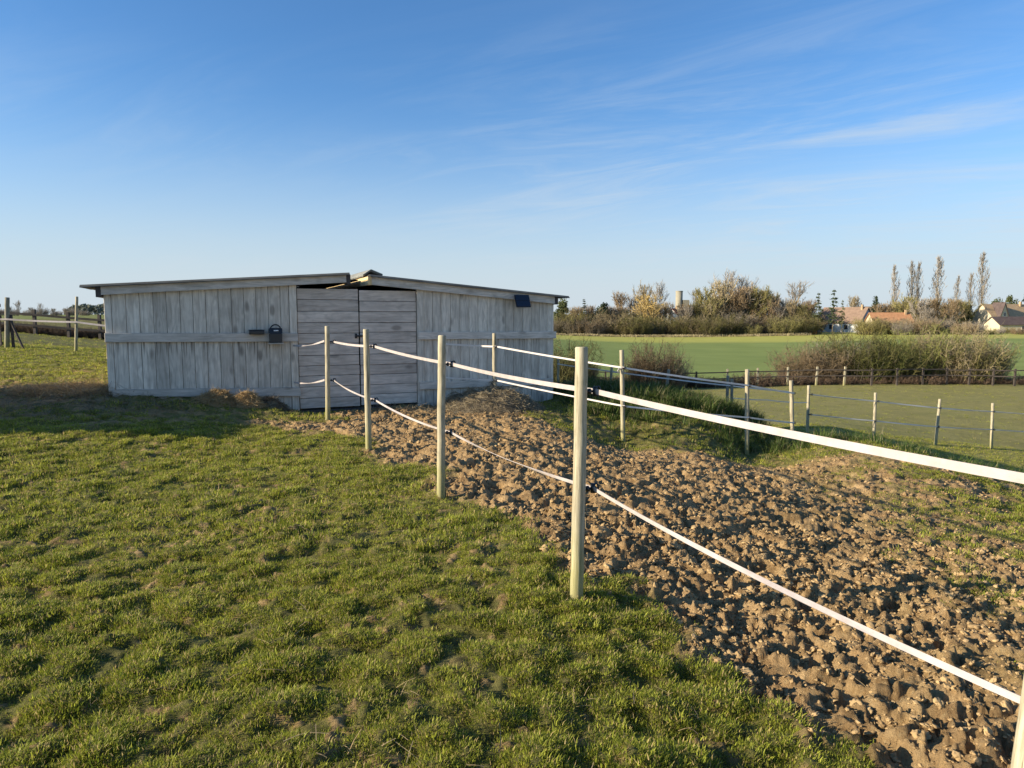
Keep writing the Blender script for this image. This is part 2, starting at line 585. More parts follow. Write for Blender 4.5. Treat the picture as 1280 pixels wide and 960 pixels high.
def post_mat(name, dark, light):
    m, n, l, b = new_mat(name, .8, .2)
    oi = n.new('ShaderNodeObjectInfo')
    w = n.new('ShaderNodeMath'); w.operation = 'MULTIPLY'; w.inputs[1].default_value = 21.0
    l.new(oi.outputs['Random'], w.inputs[0])
    g = noise(n, l, mapped(n, l, (1, 1, .06)), 90, 5, .65, w.outputs[0])
    bl = noise(n, l, mapped(n, l, (1, 1, .5)), 14, 4, .6, w.outputs[0])
    cr = ramp(n, [(.34, dark), (.64, light)])
    l.new(g, cr.inputs[0])
    crk = noise(n, l, mapped(n, l, (1, 1, .035)), 38, 3, .5, w.outputs[0])
    c0 = mixrgb(n, l, cr.outputs[0], (dark[0] * .3, dark[1] * .27, dark[2] * .22), maprange(n, l, crk, .64, .69, 0, .85))
    c = mixrgb(n, l, c0, (dark[0] * .45, dark[1] * .45, dark[2] * .4), maprange(n, l, bl, .52, .75, 0, .6))
    # green algae near the foot, fading up in its own patches
    sp = n.new('ShaderNodeSeparateXYZ')
    l.new(mapped(n, l), sp.inputs[0])
    ad = n.new('ShaderNodeMath'); ad.operation = 'MULTIPLY_ADD'; ad.inputs[1].default_value = .5
    l.new(bl, ad.inputs[0]); l.new(sp.outputs[2], ad.inputs[2])
    alg = maprange(n, l, ad.outputs[0], .25, .75, .6, 0)
    c = mixrgb(n, l, c, (.26, .25, .06), alg)
    l.new(c, b.inputs['Base Color'])
    bump(n, l, g, b, .5, .004)
    return m


M['post'] = post_mat('pale_treated_post', (.25, .215, .14), (.50, .44, .31))
M['post_grey'] = post_mat('grey_treated_post', (.16, .15, .11), (.34, .31, .24))


def tape_mat():
    m, n, l, b = new_mat('woven_tape', .6, .3)
    v = mapped(n, l, (1, 1, 1))
    f = noise(n, l, v, 13, 7, .7)
    cr = ramp(n, [(.3, (.33, .285, .265)), (.7, (.45, .40, .38))])
    l.new(f, cr.inputs[0])
    l.new(cr.outputs[0], b.inputs['Base Color'])
    bump(n, l, noise(n, l, v, 400, 2), b, .3, .002)
    return m


M['tape'] = tape_mat()


M['tape_narrow'] = simple('narrow_white_tape', (.74, .68, .62), .6, .3, .06)


def roof_mat():
    m, n, l, b = new_mat('grey_fibre_cement', .85, .2)
    v = mapped(n, l)
    f = noise(n, l, v, 5, 6, .7)
    cr = ramp(n, [(.3, (.16, .165, .15)), (.55, (.30, .30, .27)), (.75, (.36, .35, .29))])
    l.new(f, cr.inputs[0])
    l.new(cr.outputs[0], b.inputs['Base Color'])
    bump(n, l, f, b, .2, .01)
    return m


M['roof'] = roof_mat()
M['roof_dark'] = simple('shaded_roof_sheet', (.10, .10, .09), .8, .2, .3, 4)  # sheet colour darkened to stand in for the shaded roof edge


def ground_mat():
    m, n, l, b = new_mat('pasture_ground', .93, .15)
    geo = n.new('ShaderNodeNewGeometry')
    P = geo.outputs['Position']
    def attr(k):
        a = n.new('ShaderNodeAttribute'); a.attribute_name = k
        return a.outputs['Fac']
    sp = n.new('ShaderNodeSeparateXYZ'); l.new(P, sp.inputs[0])
    # soil
    f1 = noise(n, l, P, 7, 6, .65)
    f2 = noise(n, l, P, 55, 4, .6)
    cs = ramp(n, [(.28, (.15, .088, .040)), (.5, (.38, .245, .115)), (.72, (.53, .365, .185))])
    l.new(f1, cs.inputs[0])
    soil = mixrgb(n, l, cs.outputs[0], (.52, .385, .20), maprange(n, l, f2, .52, .72, 0, .55))
    # turf seen between the blades / at a distance
    g1 = noise(n, l, P, 2.3, 6, .65)
    g2 = noise(n, l, P, 24, 4, .6)
    g3 = noise(n, l, P, .35, 3, .5)
    cg = ramp(n, [(.28, (.068, .062, .020)), (.5, (.160, .148, .042)), (.72, (.24, .205, .080))])
    l.new(g1, cg.inputs[0])
    turf = mixrgb(n, l, cg.outputs[0], (.17, .15, .07), maprange(n, l, g2, .5, .72, 0, .6))
    f4 = noise(n, l, P, 8, 7, .75)
    turf = mixrgb(n, l, turf, (.045, .034, .016), maprange(n, l, f4, .36, .48, .75, 0))
    turf = mixrgb(n, l, turf, (.15, .16, .040), maprange(n, l, g3, .45, .65, 0, .5))
    turf = mixrgb(n, l, turf, mixrgb(n, l, (.23, .21, .062), (.42, .36, .14), noise(n, l, P, 13, 8, .8)), mixf(n, l, attr('dry'), noise(n, l, P, .9, 5, .7)))
    c = mixrgb(n, l, turf, soil, attr('mud'))
    # crop field beyond the hedge
    r1 = noise(n, l, P, .12, 4, .6)
    cf = ramp(n, [(.3, (.18, .225, .058)), (.7, (.23, .275, .075))])
    l.new(r1, cf.inputs[0])
    c = mixrgb(n, l, c, cf.outputs[0], attr('field'))
    r2 = noise(n, l, P, .2, 4, .6)
    rr_ = noise(n, l, mapped(n, l, (.004, .22, 1)), 1.0, 4, .6)
    c = mixrgb(n, l, c, (.17, .20, .05), mixf(n, l, maprange(n, l, rr_, .52, .72, 0, .55), attr('field')))
    cy_ = ramp(n, [(.3, (.36, .35, .07)), (.7, (.42, .40, .10))])
    l.new(r2, cy_.inputs[0])
    c = mixrgb(n, l, c, cy_.outputs[0], attr('margin'))
    l.new(c, b.inputs['Base Color'])
    f3 = noise(n, l, P, 16, 9, .78)
    bump(n, l, f3, b, .9, .05)
    return m


M['ground'] = ground_mat()


def plant_mat(name, c0, c1, rough=.7, trans=.25, dry=None, dryf=.3):
    m, n, l, b = new_mat(name, rough, .25)
    oi = n.new('ShaderNodeObjectInfo')
    geo = n.new('ShaderNodeNewGeometry')
    f = noise(n, l, geo.outputs['Position'], 1.7, 4, .6)
    ad = n.new('ShaderNodeMath'); ad.operation = 'MULTIPLY_ADD'; ad.inputs[1].default_value = .55
    l.new(oi.outputs['Random'], ad.inputs[0])
    hf = n.new('ShaderNodeMath'); hf.operation = 'MULTIPLY'; hf.inputs[1].default_value = .6
    l.new(f, hf.inputs[0]); l.new(hf.outputs[0], ad.inputs[2])
    cr = ramp(n, [(.25, c0), (.8, c1)])
    l.new(ad.outputs[0], cr.inputs[0])
    c = cr.outputs[0]
    if dry:
        ri = n.new('ShaderNodeNewGeometry')
        wnz = n.new('ShaderNodeTexWhiteNoise'); wnz.noise_dimensions = '1D'
        l.new(ri.outputs['Random Per Island'], wnz.inputs['W'])
        hv = n.new('ShaderNodeHueSaturation')
        l.new(c, hv.inputs['Color']); l.new(maprange(n, l, wnz.outputs['Value'], 0, 1, .5, 1.35, False), hv.inputs['Value'])
        c = hv.outputs[0]
        c = mixrgb(n, l, c, dry, maprange(n, l, ri.outputs['Random Per Island'], 1 - dryf, 1 - dryf + .02, 0, 1))
    l.new(c, b.inputs['Base Color'])
    if trans:
        tr = n.new('ShaderNodeBsdfTranslucent')
        l.new(c, tr.inputs['Color'])
        mx = n.new('ShaderNodeMixShader'); mx.inputs[0].default_value = trans
        out = n['Material Output']
        l.new(b.outputs[0], mx.inputs[1]); l.new(tr.outputs[0], mx.inputs[2]); l.new(mx.outputs[0], out.inputs[0])
    return m


M['blade'] = plant_mat('pasture_grass', (.14, .18, .018), (.41, .42, .055), .55, .45, (.50, .38, .16), .17)
M['blade_long'] = plant_mat('rank_grass', (.045, .082, .016), (.12, .165, .035), .55, .35, (.32, .27, .14), .18)
M['straw'] = plant_mat('straw', (.30, .20, .09), (.52, .38, .20), .7, .15)
M['straw_old'] = plant_mat('old_straw', (.13, .10, .065), (.27, .22, .14), .8, .1)
M['clod'] = plant_mat('dry_clod', (.24, .155, .072), (.42, .29, .142), .95, 0)
M['bark'] = simple('tree_bark', (.12, .10, .075), .9, .1, .3, 3)
M['bark_pale'] = simple('pale_bark', (.27, .24, .19), .9, .1, .3, 3)
TW = {
    'brown': plant_mat('brown_twigs', (.20, .145, .085), (.34, .25, .15), .9, .1),
    'grey': plant_mat('grey_twigs', (.21, .18, .14), (.36, .31, .25), .9, .1),
    'olive': plant_mat('olive_twigs', (.165, .145, .055), (.29, .25, .10), .9, .1),
    'gold': plant_mat('golden_twigs', (.36, .26, .085), (.52, .38, .15), .9, .1),
    'tan': plant_mat('tan_twigs', (.27, .21, .12), (.42, .34, .20), .9, .1),
    'h_brown': plant_mat('hedge_brown_twigs', (.085, .06, .036), (.20, .145, .083), .9, .1),
    'h_grey': plant_mat('hedge_grey_twigs', (.095, .08, .058), (.22, .185, .135), .9, .1),
    'h_olive': plant_mat('hedge_olive_twigs', (.075, .07, .024), (.20, .18, .065), .9, .1),
    'h_tan': plant_mat('hedge_tan_twigs', (.12, .092, .05), (.28, .225, .13), .9, .1),
    'h_green': plant_mat('hedge_budding_twigs', (.075, .086, .02), (.22, .225, .065), .9, .2),
    'bramble': plant_mat('bramble_stems', (.09, .06, .04), (.17, .115, .075), .9, .1),
    'green': plant_mat('budding_twigs', (.14, .155, .04), (.26, .26, .08), .9, .2),
    'ever': plant_mat('evergreen_needles', (.020, .034, .016), (.055, .075, .030), .8, .1),
    'ever_l': plant_mat('light_evergreen_needles', (.045, .060, .022), (.10, .115, .045), .8, .1),
    'wood': plant_mat('far_wood_foliage', (.11, .125, .10), (.17, .185, .14), .9, 0),
    'reed': plant_mat('dry_reed', (.26, .215, .11), (.40, .33, .19), .9, .1),
}

# ------------------------------------------------------------------ ground sheet
print('ground')
bs = [math.log(1.4)]
while bs[-1] < math.log(3 + 4500):
    Y = math.exp(bs[-1]) - 3
    d = .03 if Y < 1.7 else .0030 if Y < 13 else .007 if Y < 26 else .02 if Y < 60 else .045
    bs.append(bs[-1] + d)
bs = np.array(bs)
a_mid = np.linspace(-.66, .76, 860)
cols = np.concatenate([np.linspace(-2.2, -.68, 36), a_mid, np.linspace(.79, 2.2, 36)])
AA, BB = np.meshgrid(cols, bs)
GY = np.exp(BB) - 3
GX = AA * (GY + 3)
STEP = np.maximum((GY + 3) * .0030, (GY + 3) * .0017) * 1.0
GM = np.zeros_like(GX)
near = GY < 26
zz, mm = terrain(GX[near], GY[near], STEP[near])
GZ = base_z(GX, GY)
GZ[near] = zz
GM[near] = mm
nr, nc = GX.shape
co = np.stack([GX, GY, GZ], -1).reshape(-1, 3).astype(np.float32)
idx = np.arange(nr * nc).reshape(nr, nc)
quads = np.stack([idx[:-1, :-1], idx[:-1, 1:], idx[1:, 1:], idx[1:, :-1]], -1).reshape(-1, 4)
me = bpy.data.meshes.new('ground')
me.vertices.add(len(co)); me.vertices.foreach_set('co', co.ravel())
me.loops.add(quads.size); me.loops.foreach_set('vertex_index', quads.ravel().astype(np.int32))
me.polygons.add(len(quads))
me.polygons.foreach_set('loop_start', np.arange(0, quads.size, 4, dtype=np.int32))
me.polygons.foreach_set('use_smooth', np.ones(len(quads), bool))
me.update(calc_edges=True)
x, y = GX.ravel(), GY.ravel()
rightside = sstep(-2, 3, x - .02 * y + .5 * gn(x / 4, y / 4, 50))
fld = sstep(46.5, 50, y + .4 * gn(x / 3, y / 3, 51)) * rightside * sstep(232, 226, y)
mar = sstep(150, 156, y + 2 * gn(x / 25, y / 25, 52)) * rightside * sstep(232, 226, y)
low = sstep(13, 17, y) * sstep(1, 4, x) * sstep(49, 46, y)
lfld = sstep(60, 66, y) * (1 - rightside)
for nm, arr in (('mud', GM.ravel()), ('field', np.maximum(fld, lfld * .45)), ('margin', mar), ('dry', low)):
    at_ = me.attributes.new(nm, 'FLOAT', 'POINT')
    at_.data.foreach_set('value', arr.astype(np.float32))
me.materials.append(M['ground'])
ground = bpy.data.objects.new('ground', me)
col.objects.link(ground)
tag(ground, kind='structure')

# ------------------------------------------------------------------ scattering
SRC = {}


def source_collection(name, meshes, mat, smooth=False):
    c = bpy.data.collections.new(name)
    for i, mbx in enumerate(meshes):
        me_ = mbx.mesh(name, smooth)
        me_.materials.append(mat)
        o = bpy.data.objects.new('%s_%02d' % (name, i), me_)
        c.objects.link(o)
    SRC[name] = c
    return c


def scatter(name, coll, pos, scale, rot, kind='stuff'):
    n_ = len(pos)
    me_ = bpy.data.meshes.new(name)
    me_.vertices.add(n_)
    me_.vertices.foreach_set('co', np.asarray(pos, np.float32).ravel())
    a = me_.attributes.new('sc', 'FLOAT_VECTOR', 'POINT'); a.data.foreach_set('vector', np.asarray(scale, np.float32).ravel())
    a = me_.attributes.new('rot', 'FLOAT_VECTOR', 'POINT'); a.data.foreach_set('vector', np.asarray(rot, np.float32).ravel())
    a = me_.attributes.new('ix', 'INT', 'POINT'); a.data.foreach_set('value', np.random.randint(0, len(coll.objects), n_).astype(np.int32))
    o = bpy.data.objects.new(name, me_)
    col.objects.link(o)
    ng = bpy.data.node_groups.new(name, 'GeometryNodeTree')
    ng.interface.new_socket('Geometry', in_out='INPUT', socket_type='NodeSocketGeometry')
    ng.interface.new_socket('Geometry', in_out='OUTPUT', socket_type='NodeSocketGeometry')
    nn, ll = ng.nodes, ng.links
    gi, go = nn.new('NodeGroupInput'), nn.new('NodeGroupOutput')
    ip = nn.new('GeometryNodeInstanceOnPoints')
    ci = nn.new('GeometryNodeCollectionInfo')
    ci.inputs['Collection'].default_value = coll
    ci.inputs['Separate Children'].default_value = True
    ci.inputs['Reset Children'].default_value = True
    ip.inputs['Pick Instance'].default_value = True
    def na(k, t):
        q = nn.new('GeometryNodeInputNamedAttribute'); q.data_type = t
        q.inputs['Name'].default_value = k
        return q.outputs['Attribute']
    ll.new(gi.outputs[0], ip.inputs['Points'])
    ll.new(ci.outputs[0], ip.inputs['Instance'])
    ll.new(na('ix', 'INT'), ip.inputs['Instance Index'])
    ll.new(na('sc', 'FLOAT_VECTOR'), ip.inputs['Scale'])
    ll.new(na('rot', 'FLOAT_VECTOR'), ip.inputs['Rotation'])
    ll.new(ip.outputs[0], go.inputs[0])
    md = o.modifiers.new('scatter', 'NODES'); md.node_group = ng
    tag(o, kind=kind)
    return o


def tuft(nb, rad, h0, h1, w, bend=.6):
    mb = MB()
    for i in range(nb):
        a, r = random.uniform(0, 6.283), rad * math.sqrt(random.random())
        p = Vector((r * math.cos(a), r * math.sin(a), -.01))
        h = random.uniform(h0, h1)
        d = a + random.uniform(-1.2, 1.2)
        b = random.uniform(.15, 1) * bend * h
        dv = Vector((math.cos(d), math.sin(d), 0))
        s = Vector((-dv.y, dv.x, 0)) * w * random.uniform(.6, 1.2) * .5
        m1 = p + Vector((0, 0, h * .55)) + dv * b * .3
        tp = p + Vector((0, 0, h * random.uniform(.8, 1))) + dv * b
        n = len(mb.v)
        mb.v += [tuple(p - s), tuple(p + s), tuple(m1 + s * .75), tuple(m1 - s * .75), tuple(tp)]
        mb.f += [(n, n + 1, n + 2, n + 3), (n + 3, n + 2, n + 4)]
    return mb


print('grass')
c_short = source_collection('grass_tuft', [tuft(40, .06, .007, .024, .0042, 1.2) for _ in range(7)], M['blade'])
c_long = source_collection('long_grass_tuft', [tuft(46, .08, .08, .26, .007, .7) for _ in range(5)], M['blade_long'])


def pts_in(n, x0, x1, y0, y1, fov=.80, pad=.6):
    """random points in the view wedge"""
    yy = np.sqrt(np.random.uniform(y0 ** 2, y1 ** 2, n)) if y0 > 0 else np.random.uniform(y0, y1, n)
    xx = np.random.uniform(-1, 1, n) * (yy * fov + pad)
    k = (xx > x0) & (xx < x1)
    return xx[k], yy[k]


def grass_layer(n, y0, y1, smin, smax, name):
    xx, yy = pts_in(n, -30, 30, y0, y1)
    zz, mm = terrain(xx, yy)
    clump = .48 + .55 * gn(xx / .17, yy / .15, 60) + .35 * gn(xx / .06, yy / .06, 62) + .3 * gn(xx / .7, yy / .6, 61)
    keep = (np.random.rand(len(xx)) > mm * 1.25) & (np.random.rand(len(xx)) < 1.35 * clump + .14)
    # nothing grows inside the shed or on the scraped ground in its lee
    lx = (xx + 6.01) * .9223 + (yy - 10.5) * .3865
    ly = -(xx + 6.01) * .3865 + (yy - 10.5) * .9223
    keep &= ~((lx > -.05) & (lx < 7.45) & (ly > -.08) & (ly < 5.2))
    xx, yy, zz, clump = xx[keep], yy[keep], zz[keep], clump[keep]
    s = np.random.uniform(smin, smax, len(xx)) * (.5 + .85 * np.clip(clump, 0, 1.2))
    sz = s * np.random.uniform(.7, 1.3, len(xx))
    rot = np.stack([np.random.normal(0, .15, len(xx)), np.random.normal(0, .15, len(xx)), np.random.uniform(0, 6.28, len(xx))], -1)
    return scatter(name, c_short, np.stack([xx, yy, zz], -1), np.stack([s, s, sz], -1), rot)


grass_layer(72000, 1.5, 4.5, .6, 1.05, 'near_grass')
grass_layer(74000, 4.5, 9.5, .85, 1.5, 'middle_grass')
grass_layer(42000, 9.5, 21, 1.2, 2.0, 'far_grass')
grass_layer(6000, 21, 46, 1.8, 2.6, 'field_grass')

# rank grass on the bank to the right of the shed
n = 12000
xx = np.random.uniform(.9, 8.2, n); yy = np.random.uniform(10.4, 16.5, n)
ridge_y = np.interp(xx, [1.3, 2.1, 3, 3.8, 4.6, 5.9, 6.8, 7.6], [14.2, 14.2, 14.0, 13.9, 13.6, 12.9, 12.2, 11.5])
wgt = np.exp(-((yy - ridge_y + .5) / (1.25 - .09 * (xx - 1))) ** 2) * np.interp(xx, [.9, 1.4, 5.5, 8.2], [.5, 1, .8, .3]) + .25 * ((yy > ridge_y) & (xx < 6))
clump = .5 + .5 * gn(xx / .5, yy / .5, 70)
keep = np.random.rand(n) < wgt * (.3 + clump)
keep &= mud_mask(xx, yy)[0] < .3
xx, yy, clump = xx[keep], yy[keep], clump[keep]
zz, _ = terrain(xx, yy)
s = np.random.uniform(.55, 1.25, len(xx)) * (.5 + .8 * np.clip(clump, 0, 1))
scatter('bank_grass', c_long, np.stack([xx, yy, zz], -1), np.stack([s * 1.3, s * 1.3, s], -1),
        np.stack([np.random.normal(0, .2, len(xx)), np.random.normal(0, .2, len(xx)), np.random.uniform(0, 6.28, len(xx))], -1))

# clods of dried mud
print('clods')


def clod():
    bm = bmesh.new()
    bmesh.ops.create_icosphere(bm, subdivisions=3, radius=1)
    sx, sy, sz = random.uniform(.8, 1.3), random.uniform(.7, 1.1), random.uniform(.45, .8)
    o1 = random.uniform(0, 99)
    from mathutils import noise as mn
    for v in bm.verts:
        c = v.co.copy()
        k = 1 + .5 * mn.noise(c * 1.3 + Vector((o1, 0, 0))) + .5 * mn.noise(c * 2.7 + Vector((0, o1, 0))) + .35 * mn.noise(c * 6 + Vector((0, 0, o1)))
        v.co = Vector((c.x * sx, c.y * sy, c.z * sz)) * k
    mb = MB()
    mb.v = [tuple(v.co) for v in bm.verts]
    mb.f = [tuple(v.index for v in f.verts) for f in bm.faces]
    bm.free()
    return mb


c_clod = source_collection('mud_clod', [clod() for _ in range(9)], M['clod'], True)
n = 110000
xx, yy = pts_in(n, -4, 12, 1.5, 12.5)
x2, y2 = pts_in(60000, -4, 12, 1.6, 5.5)
xx, yy = np.concatenate([xx, x2]), np.concatenate([yy, y2])
zz, mm = terrain(xx, yy)
dens = .35 + .65 * sstep(-.2, .5, gn(xx / .4, yy / .4, 80))
keep = (np.random.rand(len(xx)) < mm * dens * .7) & (mm > .55) & (poly_sd(xx, yy, MUD_POLY) > -.15)
xx, yy, zz = xx[keep], yy[keep], zz[keep]
s = np.minimum(.017, .0035 * np.random.pareto(1.9, len(xx)) + .0045) * np.random.uniform(.8, 1.2, len(xx))
scatter('mud_clods', c_clod, np.stack([xx, yy, zz + s * .1], -1), np.stack([s * 1.25, s * 1.1, s * .8], -1),
        np.random.normal(0, .5, (len(xx), 3)) + np.array([0, 0, 1]) * np.random.uniform(0, 6.28, (len(xx), 1)))

# straw litter
straw_src = []
for _ in range(6):
    mb = MB()
    for i in range(5):
        a = random.uniform(0, 6.28); L = random.uniform(.05, .16)
        p = Vector((random.uniform(-.1, .1), random.uniform(-.1, .1), random.uniform(0, .015)))
        d = Vector((math.cos(a), math.sin(a), random.uniform(-.1, .25)))
        mid = p + d * L * .5 + Vector((0, 0, random.uniform(0, .012)))
        mb.ribbon([p, mid, p + d * L], .004, .003, Vector((0, 0, 1)))
    straw_src.append(mb)
c_straw = source_collection('straw_wisp', straw_src, M['straw'])
c_straw_old = source_collection('old_straw_wisp', straw_src, M['straw_old'])


def straw_patch(name, c, n, cx_, cy_, rx, ry, rise=.0, top=None, smin=.8, smax=1.5):
    a = np.random.uniform(0, 6.28, n); r = np.sqrt(np.random.rand(n))
    xx, yy = cx_ + rx * r * np.cos(a), cy_ + ry * r * np.sin(a)
    zz, _ = terrain(xx, yy)
    zz = zz + rise
    if top is not None: zz = np.maximum(zz, top(xx, yy))
    s = np.random.uniform(smin, smax, n)
    return scatter(name, c, np.stack([xx, yy, zz], -1), np.stack([s, s, s], -1), np.stack([np.random.normal(0, .25, n), np.random.normal(0, .25, n), np.random.uniform(0, 6.28, n)], -1))


straw_patch('straw_litter', c_straw, 2600, -6.75, 10.7, .8, .55)
straw_patch('straw_litter', c_straw_old, 1400, -6.8, 9.9, 2.2, 1.0)
straw_patch('straw_litter', c_straw_old, 700, -.9, 11.7, 1.6, .6)

xx, yy = pts_in(700, -9, 9, 1.6, 11)
zz, _ = terrain(xx, yy)
nq = len(xx)
scatter('dead_grass_stems', c_straw, np.stack([xx, yy, zz + .012], -1), np.tile(np.random.uniform(.3, .8, (nq, 1)), (1, 3)), np.stack([np.random.normal(0, .2, nq), np.random.normal(0, .2, nq), np.random.uniform(0, 6.28, nq)], -1))

# ------------------------------------------------------------------ shed
print('shed')
S0 = at(136, 495, 10.5)
TH = math.atan2(.3865, .9223)
shed = empty('timber_shed', (S0.x, S0.y, 0), TH)
tag(shed, 'long low field shed of weathered grey boards with double doors and a shallow gable roof', 'shed')
DEPTH = 4.8


def s_of(u, off=0.0):
    """distance along the shed front for a photo column, 'off' metres in front of the wall"""
    k = (u - 640) / F / (CP + .07 * SP)
    x0, y0 = S0.x + .3865 * off, S0.y - .9223 * off
    return (k * y0 - x0) / (.9223 - .3865 * k)


def zz_of(u, v, off=0.0):
    s = s_of(u, off)
    Y = S0.y + .3865 * s - .9223 * off
    return at(u, v, Y).z


def plank(name, mat, x0, x1, y0, y1, z0, z1, parent=shed, bev=.004):
    o = bevel_box(name, mat, parent, -(x1 - x0) / 2, (x1 - x0) / 2, -(y1 - y0) / 2, (y1 - y0) / 2, 0, z1 - z0, bev, 1)
    o.location = ((x0 + x1) / 2, (y0 + y1) / 2, z0)
    return o


# roof lines (top of the sheets at the front)
LZ0, LZ1 = zz_of(105, 356), zz_of(437, 340.8)
LS0, LS1 = s_of(105), s_of(437)
RS0, RS1 = s_of(462), s_of(707)
RZ0, RZ1 = zz_of(462, 343), zz_of(707, 370)


def roof_top(s):
    if s < (LS1 + RS0) / 2:
        return LZ0 + (LZ1 - LZ0) * (s - LS0) / (LS1 - LS0)
    return RZ0 + (RZ1 - RZ0) * (s - RS0) / (RS1 - RS0)


# left bay: vertical boards, rail, foot board
SL = s_of(372); SD = s_of(521.5); SE = s_of(692)
us = [131.5, 141, 159, 176, 193, 209.5, 226.5, 242.5, 258.5, 274.5, 290.5, 306, 321, 336.5, 351.5, 362.5]
edges = [0.0] + [s_of(u) for u in us[1:]]
for i in range(len(edges) - 1):
    a, b = edges[i] + .0025, edges[i + 1] - .0025
    plank('plank', M['plank'], a, b, random.uniform(-.003, .003), .026, -.3, roof_top((a + b) / 2) - .12)
plank('corner_post', M['plank'], s_of(362.8), SL - .002, -.012, .06, -.3, roof_top(SL) - .12)
# right bay
us = [522, 530, 541, 551.5, 563.5, 575, 586.5, 597.5, 609, 620, 631.5, 642, 653, 664, 674, 684]
edges = [s_of(u) for u in us] + [SE]
plank('corner_post', M['plank'], SD, edges[1] - .002, -.012, .06, -.3, roof_top(SD) - .10)
for i in range(1, len(edges) - 1):
    a, b = edges[i] + .0025, edges[i + 1] - .0025
    plank('plank', M['plank'], a, b, random.uniform(-.003, .003), .026, -.3, roof_top((a + b) / 2) - .10)
# rails and foot boards
rz = 1.232
def rail(u0, u1, za0, za1, zb0, zb1, name='rail', off=.05):
    """board on the wall: u0..u1, heights (bottom, top) at both ends"""
    x0, x1 = s_of(u0, off), s_of(u1, off)
    mb = MB()
    xs = [x0, x1]
    poly = [(0, za0), (x1 - x0, zb0), (x1 - x0, zb1), (0, za1)]
    mb.prism(poly, -off, -.006)
    o = mb.build(name, M['rail'], shed)
    o.location = (x0, 0, 0)
    bv = o.modifiers.new('edge', 'BEVEL'); bv.width = .004; bv.segments = 1
    return o
def zr(u, v): return zz_of(u, v, .05)
rail(130.5, 372.5, zr(133, 428), zr(133, 416.3), zr(372, 427), zr(372, 416.5))
rail(523, 695.5, zr(523, 424.5), zr(523, 415), zr(694, 423), zr(694, 414.4))
rail(136.5, 374, zr(137, 496), zr(137, 487), zr(373, 495.5), zr(373, 484.5), 'foot_board')
rail(524, 692, zr(526, 487), zr(526, 477.5), zr(691, 480.5), zr(691, 473), 'foot_board')
# barge boards under the roof edge
def barge(u0, u1, drop, off=.10):
    x0, x1 = s_of(u0, off), s_of(u1, off)
    f = lambda s: roof_top(s) - .028
    poly = [(0, f(x0) - drop), (x1 - x0, f(x1) - drop), (x1 - x0, f(x1)), (0, f(x0))]
    o = MB().prism(poly, -off, -off + .045).build('barge_board', M['rail'], shed)
    o.location = (x0, 0, 0)
    return x0, x1
b0 = barge(129, 434.5, .135)
b1 = barge(466, 693.5, .145)
# purlins whose dark ends show beside the barge boards
for s, h in ((b0[0] - .035, .16), (b0[1] + .035, .16), (b1[1] + .03, .15), (b1[0] - .03, .15)):
    mat = M['beam'] if abs(s - b1[0]) < .06 else M['endgrain']
    t = roof_top(s) - .03
    if mat is M['beam']:
        o = MB().box(-.035, .027, -.105, DEPTH, 0, .14).build('ridge_beam', M['beam'], shed)
        o.location = (s, 0, t - .15)
    else:
        o = MB().box(-.033, .033, -.105, .12 if abs(s - b0[1]) < .06 else DEPTH, 0, h).build('purlin', M['endgrain'], shed)
        o.location = (s, 0, t - h - .004)
# corrugated roof sheets
def roof_sheet(s0, s1, y0, y1, z0, z1, name='roof_sheet', amp=.016, pitch=.11, th=.012, mat=None):
    n_ = int((y1 - y0) / pitch * 6)
    mb = MB()
    ys = [y0 + (y1 - y0) * i / n_ for i in range(n_ + 1)]
    for top in (1, 0):
        for y_ in ys:
            h = amp * math.cos(2 * math.pi * y_ / pitch) - (0 if top else th)
            mb.v.append((s0, y_, z0 + h)); mb.v.append((s1, y_, z1 + h))
    k = 2 * (n_ + 1)
    for i in range(n_):
        a = 2 * i
        mb.f.append((a, a + 1, a + 3, a + 2))
        mb.f.append((k + a, k + a + 2, k + a + 3, k + a + 1))
        mb.f.append((a, a + 2, k + a + 2, k + a))
        mb.f.append((a + 1, k + a + 1, k + a + 3, a + 3))
    mb.f.append((0, k, k + 1, 1))
    e = 2 * n_
    mb.f.append((e, e + 1, k + e + 1, k + e))
    return mb.build(name, mat or M['roof'], shed, True if False else False)
# each slope is laid in sheets one behind the other with a small lap
ny = 5
for i in range(ny):
    ya = -.16 + i * (DEPTH + .3) / ny
    yb = ya + (DEPTH + .3) / ny + .02
    lift = .0 if i % 2 == 0 else .006
    roof_sheet(LS0, LS1, ya, yb, LZ0 - .018 + lift, LZ1 - .018 + lift, mat=M['roof_dark'])
    roof_sheet(RS0, RS1, ya, yb, RZ0 - .018 + lift, RZ1 - .018 + lift, mat=M['roof_dark'])
# ridge cap leaning up over the gap
roof_sheet(RS0 - .07, RS0 + .07, .12, DEPTH, RZ0 - .012, RZ0 + .082, 'ridge_cap')
roof_sheet(RS0 + .073, RS0 + .27, .12, DEPTH, RZ0 + .083, RZ0 + .006, 'ridge_cap')
# added dark board that blocks sky light through the roof gap further back
MB().box(LS1 - .35, RS0 - .075, .55, DEPTH - .06, RZ0 - .085, RZ0 - .065).build('ridge_gap_blocker', M['inside'], shed)
# side, back and inner walls
mb = MB().prism([(0.03, -.2), (SE - .03, -.2), (SE - .03, roof_top(SE) - .05), (RS0, RZ0 - .05), (LS1, LZ1 - .05), (.03, roof_top(0.03) - .05)], DEPTH - .05, DEPTH)
mb.build('back_wall', M['inside'], shed)
for s in (0.004, SE - .034):
    MB().box(s, s + .03, .03, DEPTH - .06, -.2, roof_top(s) - .05).build('side_wall', M['plank'], shed)
MB().box(.1, SE - .1, .08, DEPTH - .1, -.35, -.02).build('floor_slab', M['inside'], shed)
